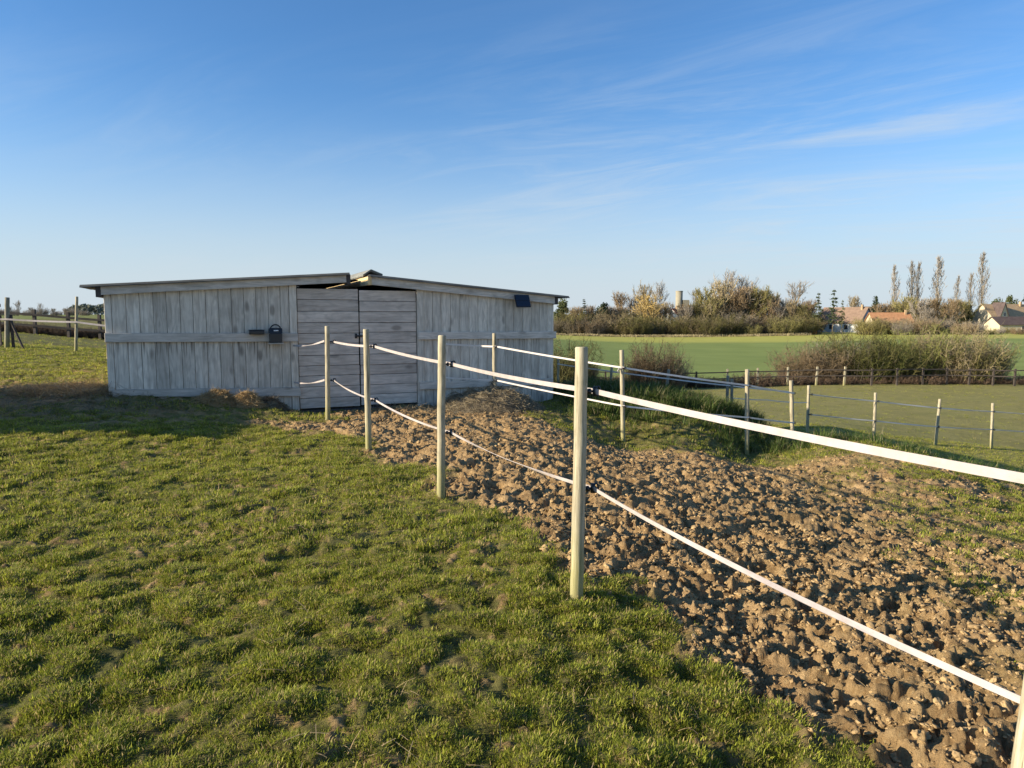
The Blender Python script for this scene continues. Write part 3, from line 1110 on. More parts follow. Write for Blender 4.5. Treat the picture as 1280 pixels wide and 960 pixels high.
# doors of level boards
def door(u0, u1, vt0, vt1, vb0, vb1, nb, rnd):
    x0, x1 = s_of(u0) + .003, s_of(u1) - .003
    zt = (zz_of(u0, vt0) + zz_of(u1, vt1)) / 2
    zb = (zz_of(u0, vb0) + zz_of(u1, vb1)) / 2
    d = empty('door', (x0, .02, zb)); d.parent = shed
    h = (zt - zb) / nb
    hs = [0]
    for i in range(nb): hs.append(hs[-1] + h * random.uniform(.92, 1.08))
    k = (zt - zb) / hs[-1]
    for i in range(nb):
        plank('door_plank', M['plank_h'], .0 if i % 3 else .003, x1 - x0 - random.uniform(0, .006), random.uniform(-.003, .003), .024, hs[i] * k + .0035, hs[i + 1] * k - .0035, d)
    for xb in (.16, x1 - x0 - .22):
        MB().box(xb, xb + .09, .026, .05, .1, zt - zb - .1).build('batten', M['inside'], d)
    return d, x0, x1, zb, zt
d1 = door(372.4, 449.2, 360, 361.5, 510.5, 508.5, 11, 1)
d2 = door(450, 521.3, 363, 363, 506.5, 504, 11, 2)
# latch across the join
lz = zz_of(447, 420)
o = bevel_box('latch', M['iron'], d1[0], -.06, .075, -.035, -.006, -.014, .014, .004)
o.location = (d1[2] - d1[1] - .01, 0, lz - d1[3])
o = bevel_box('latch_plate', M['iron'], d1[0], -.02, .02, -.012, -.004, -.04, .04, .003)
o.location = (d1[2] - d1[1] - .05, 0, lz - d1[3])
MB().box(SL + .02, SD - .02, -.04, .04, -.22, d1[3] - .03).build('threshold', M['endgrain'], shed)

# solar panel on the right bay
def on_wall(u, v, off): 
    s = s_of(u, off)
    return Vector((S0.x + .9223 * s + .3865 * off, S0.y + .3865 * s - .9223 * off, at(u, v, S0.y + .3865 * s - .9223 * off).z))
sp_ = empty('solar_panel', on_wall(653.5, 376, .22), TH)
sp_.rotation_euler = (R(-22), 0, TH + R(6))
tag(sp_, 'small tilted dark solar panel fixed high on the right bay of the shed', 'solar panel')
M['cell'] = simple('solar_cell', (.008, .009, .018), .15, .6)
M['alu'] = simple('dark_frame', (.03, .03, .034), .4, .5, metallic=.5)
bevel_box('frame', M['alu'], sp_, -.15, .15, 0.002, .022, -.12, .12, .003)
bevel_box('cell', M['cell'], sp_, -.14, .14, -.004, .004, .006, .112, .002)
bevel_box('cell', M['cell'], sp_, -.14, .14, -.004, .004, -.112, -.006, .002)
bevel_box('bracket', M['alu'], sp_, -.03, .03, .022, .13, -.02, .02, .004)

# fence energiser and black case on the rail
sh_ = on_wall(344.5, 428.5, .11)
shelf = bevel_box('shelf', M['rail'], None, -.12, .12, -.07, .06, -.018, 0, .003)
shelf.location = sh_; shelf.rotation_euler = (0, 0, TH)
tag(shelf, 'narrow bare wooden shelf nailed under the black fence energiser', 'shelf')
en = empty('fence_energiser', sh_ + Vector((0, 0, .002)), TH)
tag(en, 'black fence energiser box with arched handle standing on the little wall shelf', 'energiser')
def tap(bm):
    for v in bm.verts:
        if v.co.z > .2 and v.co.y < 0: v.co.y += .035
bevel_box('body', M['plastic'], en, -.098, .098, -.06, .05, 0, .15, .012, 2)
bevel_box('lid', M['plastic'], en, -.104, .104, -.066, .055, .150, .235, .02, 2, tap)
bevel_box('display', M['white'], en, -.03, .04, -.0535, -.047, .186, .204, .002)
hp = [Vector((-.085 + .17 * i / 8, -.01, .215 + .075 * math.sin(math.pi * i / 8) ** .6)) for i in range(9)]
MB().tube(hp, .010, n=8).build('handle', M['plastic'], en, True)
cs_ = empty('black_case', on_wall(321, 418, .11), TH)
tag(cs_, 'flat black plastic case lying on the rail left of the fence energiser', 'case')
bevel_box('case_body', M['plastic'], cs_, -.115, .115, -.05, .05, 0, .06, .012, 2)
bevel_box('case_lid', M['plastic'], cs_, -.12, .12, -.054, .054, .0605, .075, .007, 2)

# ------------------------------------------------------------------ electric fence
print('fences')
def lean_post(name, base, top, r, mat, label, group, n=14):
    base, top = Vector(base), Vector(top)
    o = empty(name, base)
    d = top - base
    K = 14
    pts = [d * (i / K) + Vector((random.gauss(0, .0012), random.gauss(0, .0012), 0)) for i in range(K + 1)]
    pts[0] = -d.normalized() * .25
    mb = MB().tube(pts, r * 1.04, r * .97, n)
    L = len(mb.v)
    # chamfered sawn top
    ring = [Vector(v) for v in mb.v[-n:]]
    c = sum(ring, Vector()) / n
    up = d.normalized()
    mb.f.pop()
    for p in ring: mb.v.append(tuple(c + (p - c) * .86 + up * .006))
    for k in range(n):
        k2 = (k + 1) % n
        mb.f.append((L - n + k, L - n + k2, L + k2, L + k))
    mb.f.append(tuple(L + k for k in range(n)))
    mb.build('shaft', mat, o, True)
    for p in o.children[0].data.polygons:
        if len(p.vertices) > 4: p.use_smooth = False
    tag(o, label, 'fence post', group)
    return o


ins_proto = None
def insulator(parent, loc, direction, s=1.0):
    """screw-in ring insulator: stem from the post plus a clamp plate with ring"""
    d = Vector(direction).normalized()
    e = empty('insulator', loc)
    e.rotation_euler = d.to_track_quat('X', 'Z').to_euler()
    e.parent = parent
    mb = MB().tube([(-.045 * s, 0, 0), (.03 * s, 0, 0)], .007 * s, n=6)
    mb.tube([(.028 * s, 0, -.026 * s), (.034 * s, 0, .026 * s)], .012 * s, n=8)
    ring = [(.036 * s + .028 * s * (1 - math.cos(t)) * .5, 0, .026 * s * math.sin(t) * 1.0) for t in [math.pi * 2 * i / 10 for i in range(11)]]
    mb.tube(ring, .006 * s, n=5, cap=False)
    mb.tube([(-.01 * s, 0, 0), (.004 * s, 0, 0)], .016 * s, n=8)
    o = mb.build('clamp', M['plastic'], e, True)
    return e


def tape(name, pts, w, label, cat='fence tape', group=None, sag=.02, twist=.0, N_=14, th=.0016, twist_phase=0.):
    if th < .0015: w, twist = w * 1.3, twist * .45
    mb = MB()
    P_ = []
    for i in range(len(pts) - 1):
        a, b = Vector(pts[i]), Vector(pts[i + 1])
        for k in range(N_ + (1 if i == len(pts) - 2 else 0)):
            t = k / N_
            p = a.lerp(b, t)
            p.z -= sag * 4 * t * (1 - t) * (b - a).length / 2.4
            P_.append((p, (b - a).normalized(), t, i))
    base = 0
    for (p, d, t, i) in P_:
        side = d.cross(Vector((0, 0, 1))).normalized()
        up = side.cross(d).normalized()
        tw = twist * math.sin(math.pi * t) * math.sin(2.2 * i + twist_phase + 3 * t)
        wv = up * math.cos(tw) + side * math.sin(tw)
        tv = side * math.cos(tw) - up * math.sin(tw)
        thk = .004 if th < .0015 else th
        for q in (wv * w / 2 + tv * thk, -wv * w / 2 + tv * thk, -wv * w / 2 - tv * thk, wv * w / 2 - tv * thk):
            mb.v.append(tuple(p + q))
    K = len(P_)
    for k in range(K - 1):
        for j in range(4):
            j2 = (j + 1) % 4
            mb.f.append((4 * k + j, 4 * k + j2, 4 * k + 4 + j2, 4 * k + 4 + j))
    mb.f.append((3, 2, 1, 0)); mb.f.append(tuple(4 * (K - 1) + j for j in range(4)))
    o = mb.build(name, M['tape_narrow'] if th < .0015 else M['tape'])
    tag(o, label, cat, group)
    return o


def zfix(p):  # drop a base onto the ground
    return Vector((p[0], p[1], gz(p[0], p[1])))


PG = 'pale round posts of the main electric fence'
mains = [((1.225, 1.6), (1.305, 1.6), 1.36, 'pale round fence post cut by the bottom right corner of the picture'),
         (at(721, 750, 3.70), at(727, 435, 3.70), None, 'tallest pale round fence post, standing alone at the edge of the churned mud'),
         (at(551, 622, 5.86), at(552.5, 420, 5.86), None, 'pale round fence post in front of the right jamb of the shed doors'),
         (at(461, 563, 7.94), at(457.5, 412, 7.94), None, 'pale round fence post standing before the join of the two shed doors'),
         (at(410, 525, 10.25), at(409, 408, 10.25), None, 'smallest pale post at the end of the main fence, before the left shed door')]
PX = []
for i, (b, t, h, lab) in enumerate(mains):
    b = zfix(b) if h else Vector((b.x, b.y, min(b.z, gz(b.x, b.y))))
    t = Vector((t[0], t[1], b.z + h)) if h else t
    PX.append((b, t, lean_post('fence_post', b, t, .0345 if i else .038, M['post'], lab, PG)))
fdir = Vector((.97, -2.15, 0)).normalized()
perp = Vector((.915, .40, 0)).normalized()
UP, LO = [], []
tz = [(1.135, .57), (1.142, .615), (1.135, .555), (1.19, .578), (1.153, .59)]
for (b, t, o), (zu, zl) in zip(PX, tz):
    for z, L in ((zu, UP), (zl, LO)):
        f = (z - b.z) / (t.z - b.z)
        c = b.lerp(t, f)
        q = c + perp * .085
        insulator(o, (c + perp * .055) - b, perp, 1.0)
        L.append(q)
tape('upper_fence_tape', UP, .028, 'wide upper white tape of the main fence running from the doors to the right edge', sag=.015, twist=.25)
tape('lower_fence_tape', LO, .020, 'wide lower white tape of the main fence sagging above the mud', sag=.035, twist=1.15, twist_phase=.9)
jamb = [on_wall(366, 432, .06), on_wall(366, 478, .06)]
for k, (L, nm) in enumerate(((UP, 'upper'), (LO, 'lower'))):
    a = PX[4][0].lerp(PX[4][1], (L[4].z) / 1.36) + Vector((-.045, .0, 0))
    tape('gate_tape', [a, jamb[k]], .028, '%s short tape closing the gap from the last post to the shed jamb' % nm, sag=.05, twist=1.3)

BG = 'thinner posts of the second fence behind the mud'
BP = [((618, 512), (618, 417), 12.1, 'thin pale post standing in the old straw heap before the right shed bay'),
      ((779, 553), (777, 438), 11.2, 'pale post with tape knotted round its head, in the grass right of the tall post'),
      ((933.5, 569), (934, 462), 11.8, 'pale post where mud meets the shaded bank, next to a shorter grey one'),
      ((991, 567), (989, 476), 13.0, 'last post of the second fence, its foot in the dark bank shadow')]
BX = []
for (ub, vb), (ut, vt), Y, lab in BP:
    b = at(ub, vb, Y); t = at(ut, vt, Y)
    b.z = min(b.z, gz(b.x, b.y))
    BX.append((b, t, lean_post('fence_post', b, t, .036, M['post'], lab, BG, 10)))
def onpost(bt, v, u, Y, off=Vector((.05, -.02, 0))):
    p = at(u, v, Y)
    return p
up2 = [on_wall(556, 430, .05), at(621, 433.3, 12.05), at(781, 460, 11.15), at(937, 482, 11.75), at(993, 491.5, 12.96)]
lo2 = [on_wall(556, 472, .05), at(621, 475.5, 12.05), at(782, 508, 11.15), at(937, 522, 11.75), at(993, 528.5, 12.96)]
tape('upper_second_tape', up2, .022, 'upper narrow white tape of the second fence, from the right shed bay', sag=.01, twist=.6, th=.001)
tape('lower_second_tape', lo2, .020, 'lower narrow white tape of the second fence, crossing the grassy bank', sag=.01, twist=.8, th=.001)
for i, (b, t, o) in enumerate(BX):
    for L in (up2, lo2):
        insulator(o, Vector(L[i + 1]) - Vector((.03, .0, 0)) - b, (1, -.1, 0), .8)
# knot of tape round the second post
b, t, o = BX[1]
kp = at(777.5, 460, 11.2)
mb = MB()
mb.tube([kp + Vector((.045 * math.cos(a), .045 * math.sin(a), .006 * math.sin(3 * a))) - b for a in [i * math.pi / 6 for i in range(13)]], .013, n=6, cap=False)
mb.tube([kp - b + Vector((-.04, -.03, 0)), kp - b + Vector((-.075, -.05, -.035)), kp - b + Vector((-.06, -.05, -.075))], .012, .006, 6)
mb.build('tape_knot', M['tape'], o, True)

DG = 'posts of the fence beyond the bank'
DP = [((697, 486), (698, 449), 18.0, .030, 'post', 'pale post just right of the shed corner, before a brown bush'),
      ((760, 492), (765, 456), 17.0, .033, 'post', 'leaning pale post behind the bank, between the tall post and the knotted one'),
      ((829, 506), (836, 462), 16.4, .036, 'post_grey', 'dark leaning post rising behind the crest of the bank'),
      ((908, 518), (910, 470), 15.9, .036, 'post_grey', 'dark post behind the bank, left one of a close pair'),
      ((915, 520), (915, 474), 15.6, .034, 'post_grey', 'dark post behind the bank, right one of a close pair')]
DXs = []
for (ub, vb), (ut, vt), Y, r, mt, lab in DP:
    b = at(ub, vb, Y); t = at(ut, vt, Y)
    b.z = min(b.z, gz(b.x, b.y))
    DXs.append((b, t, lean_post('fence_post', b, t, r, M[mt], lab, DG, 8)))
tape('bank_tape', [at(697, 455, 17.95), at(767, 464.5, 16.95), at(836, 473.5, 16.35), at(912, 482, 15.8), at(990, 490, 17.0)], .022, 'narrow white tape strung on the posts behind the bank', sag=.01, twist=.7, th=.001)
tape('lower_bank_tape', [at(912, 497, 15.8), at(960, 500, 17.0), at(1009, 503, 18.75)], .016, 'thin tape joining the paired dark posts to the lower field fence', sag=.02, twist=.8, th=.001)

CG = 'pale posts of the lower field fence'
CPs = [((1009, 545), (1011, 482), 18.8, 'pale post with two dark insulators at the left end of the lower field fence'),
       ((1092, 552), (1094.5, 491), 19.2, 'second pale post from the left in the lower field fence'),
       ((1169, 558), (1175, 499), 19.8, 'leaning pale post, third from the left in the lower field fence'),
       ((1239, 561), (1241, 504), 20.4, 'pale post of the lower field fence nearest the right edge of the picture'),
       ((1311, 566), (1312, 508), 21.0, 'pale post of the lower field fence beyond the right edge')]
CX = []
for (ub, vb), (ut, vt), Y, lab in CPs:
    b = at(ub, vb, Y); t = at(ut, vt, Y)
    b.z = min(b.z, gz(b.x, b.y))
    CX.append((b, t, lean_post('fence_post', b, t, .040, M['post'], lab, CG, 10)))
cu = [at(1013, 493, 18.75), at(1096, 501.5, 19.15), at(1174, 510, 19.75), at(1241, 514.5, 20.35), at(1313, 519, 20.95)]
cl_ = [at(1012, 518, 18.75), at(1093, 526, 19.15), at(1172, 533.5, 19.75), at(1241, 537, 20.35), at(1313, 541, 20.95)]
tape('upper_field_tape', cu, .022, 'upper white tape of the lower field fence', sag=.01, twist=1.4, th=.001, twist_phase=.5)
tape('lower_field_tape', cl_, .022, 'lower white tape of the lower field fence', sag=.01, twist=1.4, th=.001, twist_phase=1.3)
for i, (b, t, o) in enumerate(CX):
    for L in (cu, cl_):
        insulator(o, Vector(L[i]) - b, (1, -.1, 0), 1.0)

# dark rail fence along the hedge on the right
hf = empty('rail_fence', (2.2, 45, gz(2.2, 45)))
tag(hf, 'long low fence of thin dark rails and posts in front of the right hedge', 'fence')
hb = Vector(hf.location)
hu = [690, 722, 757, 792, 829, 870, 909, 947, 984, 1020, 1055, 1089, 1121, 1153, 1183, 1211, 1241, 1268, 1297]
hpos = []
for i, u in enumerate(hu):
    p = at(u, 480, 45 + .4 * math.sin(i)); g = gz(p.x, p.y)
    pale = 6 <= i <= 10
    o = MB().box(-.05, .05, -.05, .05, -.2, 1.1 if not pale else 1.22).build('post', M['post'] if pale else M['dark_wood'], hf)
    o.location = Vector((p.x, p.y, g)) - hb
    o.rotation_euler = (0, random.gauss(0, .02), 0)
    hpos.append(Vector((p.x, p.y, g)))
for zrl in (.62, 1.0):
    for i in range(len(hpos) - 1):
        a, b = hpos[i], hpos[i + 1]
        mid = (a + b) / 2
        L = (b - a).length
        o = MB().box(-L / 2 - .02, L / 2 + .02, -.082, -.054, -.035, .035).build('rail', M['dark_wood'], hf)
        o.location = mid - hb + Vector((0, 0, zrl + random.gauss(0, .012)))
        o.rotation_euler = (0, -math.atan2(b.z - a.z, L), math.atan2(b.y - a.y, b.x - a.x))

# fence at the far left: dark post-and-rail, gate post, thin white post and tape
lf = empty('paddock_fence', tuple(zfix(at(40, 412, 35))))
tag(lf, 'dark post and rail paddock fence at the far left behind the shed', 'fence')
lb = Vector(lf.location)
lp = []
for i, u in enumerate([-60, -5, 44, 86, 125, 160]):
    p = at(u, 412, 35 + .2 * i); g = gz(p.x, p.y)
    lp.append(Vector((p.x, p.y, g)))
    o = MB().box(-.065, .065, -.065, .065, -.2, 1.25).build('post', M['dark_wood'], lf)
    o.location = lp[-1] - lb
for zrl in (.44, .98):
    for i in range(len(lp) - 1):
        a, b = lp[i], lp[i + 1]
        L = math.hypot(b.x - a.x, b.y - a.y)
        o = MB().box(-L / 2 - .01, L / 2 + .01, -.11, -.068, -.055, .055).build('rail', M['dark_wood'], lf)
        o.location = (a + b) / 2 - lb + Vector((0, 0, zrl))
        o.rotation_euler = (0, -math.atan2(b.z - a.z, L), math.atan2(b.y - a.y, b.x - a.x))
b, t = at(9, 436, 18), at(9, 372, 18); b.z = gz(b.x, b.y)
gp = lean_post('gate_post', b, t, .055, M['post_grey'], 'grey gate post with a slanting brace at the far left', None, 10)
gp['category'] = 'gate post'
br = MB().tube([Vector((.10, 0, .78)) , at(31, 438, 18) - b + Vector((0, 0, -.03))], .028, n=6).build('brace', M['dark_wood'], gp)
mb = MB().tube([(.13, .05, -.2), (.12, .05, .85)], .035, n=8).build('prop', M['dark_wood'], gp)
gt = empty('field_gate', at(4, 436, 18)); gt.location.z = gz(gt.location.x, gt.location.y)
tag(gt, 'dark wooden bars of a gate running out of the left edge', 'gate')
for z in (.12, .45, .78, 1.08):
    MB().box(-2.6, 0, -.02, .02, z - .04, z + .04).build('bar', M['dark_wood'], gt)
for x_ in (-2.6, -.08):
    MB().box(x_, x_ + .08, -.05, -.022, .06, 1.15).build('stile', M['dark_wood'], gt)
b, t = at(95, 440, 18), at(96, 371, 18); b.z = gz(b.x, b.y)
lean_post('fence_post', b, t, .036, M['post'], 'lone thin pale post on the rise left of the shed', None, 8)
tape('left_tape', [at(-40, 398, 18), at(9, 399, 17.93), at(96, 402.5, 17.95), at(150, 409, 18)], .045, 'white tape from the gate post past the thin post to behind the shed', sag=.02, twist=.5)

# ------------------------------------------------------------------ heaps of straw
def heap(cx_, cy_, rx, ry, h, mat, cm, ns, label, seed, name='straw_heap'):
    o_mb = MB()
    K, J = 22, 34
    zb = gz(cx_, cy_)
    def H(xx, yy):
        q = ((xx) / rx) ** 2 + ((yy) / ry) ** 2
        base = np.maximum(0, 1 - q) ** .8 * h
        return base * (1 + .45 * gn(xx / .22 + seed, yy / .22, 90) + .2 * gn(xx / .08, yy / .08 + seed, 91))
    for k in range(K + 1):
        for j in range(J):
            r = k / K; a = j / J * 6.2832
            x_, y_ = rx * r * math.cos(a), ry * r * math.sin(a)
            zz_ = float(H(np.array(x_), np.array(y_))) + gz(cx_ + x_, cy_ + y_) - zb - .03 - .1 * (r > .97)
            o_mb.v.append((x_, y_, zz_))
    for k in range(K):
        for j in range(J):
            j2 = (j + 1) % J
            o_mb.f.append((k * J + j, (k + 1) * J + j, (k + 1) * J + j2, k * J + j2))
    o = o_mb.build(name, mat, None, True)
    o.location = (cx_, cy_, zb)
    tag(o, label, 'straw heap')
    sm = MB()
    for i in range(ns):
        a = random.uniform(0, 6.28); r = math.sqrt(random.random()) * 1.02
        x_, y_ = rx * r * math.cos(a), ry * r * math.sin(a)
        z_ = float(H(np.array(x_), np.array(y_))) + gz(cx_ + x_, cy_ + y_) - zb - .02
        L = random.uniform(.06, .2)
        d = Vector((random.gauss(0, 1), random.gauss(0, 1), random.gauss(0, .35))).normalized()
        p = Vector((x_, y_, z_ + random.uniform(0, .02)))
        sm.ribbon([p - d * L / 2, p + Vector((0, 0, .012)), p + d * L / 2], .005, .004)
    s_ = sm.build('straw', cm, o)
    tag(s_, kind='stuff')
    return o


def heap_at(s, d, *a, **k):
    x_, y_ = S0.x + .9223 * s + .3865 * d, S0.y + .3865 * s - .9223 * d
    return heap(x_, y_, *a, **k)


heap_at(s_of(268, .25), .36, .34, .24, .17, M['clod'], M['straw'], 1500, 'small sunlit straw heap at the foot of the left shed bay', 1.3)
heap_at(s_of(305, .25), .42, .30, .22, .17, M['clod'], M['straw'], 1300, 'low straw heap beside the bottom right end of the left shed bay', 4.3)
heap_at(s_of(335, .3), .3, .32, .24, .13, M['straw_old'], M['straw_old'], 1000, 'greyish straw heap in shade next to the left door jamb', 6.1)
heap_at(s_of(612, .75), .75, .95, .62, .35, M['straw_old'], M['straw_old'], 5200, 'big grey heap of old straw against the right shed bay', 9.3)

# field shelter outside the picture whose shade falls across the ground in front of the shed
fs = empty('field_shelter', (-11.9, 8.15, gz(-11.9, 8.15) - .1), R(3))
tag(fs, 'open wooden field shelter standing left of the shed', 'shelter')
for i in range(16):
    MB().box(-1.2 + i * .16, -1.2 + i * .16 + .15, 1.36, 1.39, 0, 1.95).build('plank', M['plank'], fs)
for sx in (-1.2, 1.28):
    for i in range(18):
        MB().box(sx, sx + .025, -1.4 + i * .152, -1.4 + i * .152 + .146, 0, 1.95).build('plank', M['plank'], fs)
MB().box(-1.45, 1.5, -1.55, 1.55, 1.95, 2.01).build('roof', M['roof'], fs)

# ------------------------------------------------------------------ vegetation
print('trees')
def curve(p, d, L, up=.3, wob=.12, n=3):
    pts = [Vector(p)]
    d = Vector(d).normalized()
    for i in range(n):
        d = (d + Vector((random.gauss(0, wob), random.gauss(0, wob), random.gauss(0, wob) + up / n))).normalized()
        pts.append(pts[-1] + d * (L / n))
    return pts


def along(pts, t):
    t = max(0, min(.999, t)) * (len(pts) - 1)
    i = int(t)
    return pts[i].lerp(pts[i + 1], t - i)


def bare_tree(H, Rw, tr, limbs, subs, twigs, tw, seed, up=.5, low=.22, round_=.5, dense=1.0):
    random.seed(seed)
    trunk, crown = MB(), MB()
    tp = curve((0, 0, -.3), (random.gauss(0, .05), random.gauss(0, .05), 1), H * .72, .1, .05, 5)
    trunk.tube(tp, tr, tr * .25, 6)
    for i in range(limbs):
        t = low + (1 - low) * (i + random.random()) / limbs
        p = along(tp, t)
        az = i * 2.4 + random.uniform(-.4, .4)
        reach = Rw * math.sin(math.pi * min(1, .18 + .82 * (t - low) / (1 - low) * .9)) ** round_ * random.uniform(.75, 1.1)
        elev = random.uniform(.35, .75) + .7 * t
        d = Vector((math.cos(az), math.sin(az), math.tan(min(1.3, elev))))
        L = reach / max(.35, math.cos(min(1.2, elev)))
        L = min(L, max(.15 * H, (H - p.z) * 1.02))
        lp_ = curve(p, d, L, up, .12, 4)
        trunk.tube(lp_, tr * .34 * (1.15 - t), tr * .05, 4)
        for j in range(subs):
            t2 = .2 + .8 * (j + random.random()) / subs
            q = along(lp_, t2)
            dd = (lp_[-1] - lp_[0]).normalized() + Vector((random.gauss(0, .55), random.gauss(0, .55), random.gauss(.15, .45)))
            L2 = L * random.uniform(.28, .5) * (1.15 - .5 * t2)
            sp2 = curve(q, dd, L2, up * .7, .18, 3)
            crown.ribbon(sp2, tw * 1.7, tw * .8)
            for k in range(twigs):
                q2 = along(sp2, .1 + .9 * random.random())
                d3 = (sp2[-1] - sp2[0]).normalized() + Vector((random.gauss(0, .6), random.gauss(0, .6), random.gauss(.2, .5)))
                crown.ribbon(curve(q2, d3, L2 * random.uniform(.3, .65), .3, .2, 2), tw, tw * .45)
    return trunk, crown


def poplar(H, Rw, tr, seed, tw):
    random.seed(seed)
    trunk, crown = MB(), MB()
    tp = curve((0, 0, -.3), (0, 0, 1), H, .1, .02, 6)
    trunk.tube(tp, tr, tr * .1, 6)
    for i in range(60):
        t = .16 + .82 * (i + random.random()) / 60
        p = along(tp, t)
        az = random.uniform(0, 6.28)
        prof = math.sin(math.pi * min(1, .15 + t * .88)) ** .8
        L = H * .20 * (1.15 - t) + Rw * 1.2
        d = Vector((math.cos(az) * Rw * prof, math.sin(az) * Rw * prof, L * .9))
        lp_ = curve(p, d, min(L, (H - p.z) + .4), .25, .06, 4)
        trunk.tube(lp_, tr * .16 * (1.2 - t), tr * .03, 3)
        for j in range(14):
            q = along(lp_, .1 + .9 * random.random())
            dd = Vector((random.gauss(0, .5), random.gauss(0, .5), 1))
            crown.ribbon(curve(q, dd, random.uniform(.5, 1.5) * H / 22, .3, .15, 2), tw, tw * .4)
    return trunk, crown


def shrub(H, Rw, stems, side, tw, seed, spread=.55):
    random.seed(seed)
    trunk, crown = MB(), MB()
    for i in range(stems):
        a = random.uniform(0, 6.28); r = math.sqrt(random.random()) * Rw * .45
        p = Vector((r * math.cos(a), r * math.sin(a), -.1))
        d = Vector((math.cos(a) * spread * random.uniform(.1, 1.2), math.sin(a) * spread * random.uniform(.1, 1.2), 1))
        L = H * random.uniform(.42, 1.1) * (1 - .25 * r / (Rw * .45 + 1e-6))
        lp_ = curve(p, d, L, .15, .12, 4)
        if i < stems * .35: trunk.tube(lp_, tw * 1.3, tw * .35, 3)
        else: crown.ribbon(lp_, tw * 1.6, tw * .6)
        for j in range(side):
            t = .25 + .75 * random.random()
            q = along(lp_, t)
            dd = Vector((random.gauss(0, .8), random.gauss(0, .8), random.gauss(.6, .5)))
            l2 = H * random.uniform(.08, .24)
            s2 = curve(q, dd, l2, .3, .25, 2)
            crown.ribbon(s2, tw, tw * .5)
            for k in range(2):
                q2 = along(s2, random.uniform(.2, .9))
                crown.ribbon([q2, q2 + Vector((random.gauss(0, 1), random.gauss(0, 1), random.gauss(.5, .8))).normalized() * l2 * .5], tw * .7, tw * .35)
    return trunk, crown


def conifer(H, Rw, tr, seed, low=.15, layers=16, ragged=.35, leaf=.5, per=26):
    random.seed(seed)
    trunk, crown = MB(), MB()
    tp = curve((0, 0, -.3), (0, 0, 1), H, .1, .01, 5)
    trunk.tube(tp, tr, tr * .12, 6)
    for i in range(layers):
        t = low + (1 - low) * (i + .4 * random.random()) / layers
        p = along(tp, t)
        rr = Rw * (1 - (t - low) / (1 - low)) ** .8 + .12 * Rw
        nb = 6
        for j in range(nb):
            az = random.uniform(0, 6.28)
            L = rr * random.uniform(1 - ragged, 1 + ragged * .6)
            d = Vector((math.cos(az), math.sin(az), random.uniform(-.15, .25)))
            lp_ = curve(p, d, L, -.1, .08, 3)
            trunk.tube(lp_, tr * .18, tr * .04, 3)
            for k in range(max(4, int(per * L / Rw))):
                q = along(lp_, random.uniform(.15, 1)) + Vector((random.gauss(0, .1), random.gauss(0, .1), random.gauss(-.04, .09))) * Rw * .8
                crown.leaf(q, leaf * random.uniform(.6, 1.2))
    return trunk, crown


def evergreen(H, Rw, tr, seed, leaf=.45, n=2600):
    random.seed(seed)
    trunk, crown = MB(), MB()
    trunk.tube([(0, 0, -.3), (0, 0, H * .7)], tr, tr * .3, 6)
    lobes = []
    for i in range(16):
        a = random.uniform(0, 6.28); zz_ = random.uniform(.25, .92)
        rr = Rw * math.sin(math.pi * (.2 + .75 * zz_)) * random.uniform(.2, .75)
        lobes.append((Vector((rr * math.cos(a), rr * math.sin(a), zz_ * H)), Rw * random.uniform(.28, .46)))
    for i in range(n):
        c, r = random.choice(lobes)
        d = Vector((random.gauss(0, 1), random.gauss(0, 1), random.gauss(0, .8))).normalized()
        crown.leaf(c + d * r * random.uniform(.55, 1.08), leaf * random.uniform(.6, 1.2))
    for c, r in lobes:
        trunk.tube([(0, 0, min(H * .6, c.z * .6)), tuple(c)], tr * .25, tr * .06, 4)
    return trunk, crown


PROTO = {}
def proto(key, fn, *args, **kw):
    t, c = fn(*args, **kw)
    PROTO[key] = (t.mesh(key + '_trunk', True), c.mesh(key + '_crown'))


# built at nominal height 10 and scaled per tree
for k in range(4): proto('bare%d' % k, bare_tree, 10, 3.9, .24, 20, 8, 11, .085, 100 + k, low=.12)
for k in range(2): proto('tall%d' % k, bare_tree, 10, 2.4, .17, 20, 7, 9, .05, 120 + k, up=.9)
for k in range(3): proto('poplar%d' % k, poplar, 10, 1.0, .14, 140 + k, .06)
for k in range(3): proto('shrub%d' % k, shrub, 10, 11, 110, 17, .085, 160 + k)
for k in range(2): proto('conifer%d' % k, conifer, 10, 2.0, .16, 180 + k)
proto('sparse0', conifer, 10, 1.7, .15, 190, .38, 9, .6, .40, 20)
proto('sparse1', conifer, 10, 1.5, .15, 191, .30, 10, .6, .36, 20)
proto('spire', conifer, 10, .9, .12, 192, .2, 14, .5, .32, 18)
for k in range(2): proto('ever%d' % k, evergreen, 10, 3.6, .25, 200 + k, .55)
for k in range(4): proto('bush%d' % k, shrub, 3.3, 2.9, 150, 13, .022, 220 + k, .6)
proto('bramble', shrub, 1.1, 2.4, 120, 14, .016, 230, 1.1)
proto('bramble1', shrub, 1.1, 2.4, 120, 14, .016, 231, 1.1)
random.seed(11)
matcopies = {}
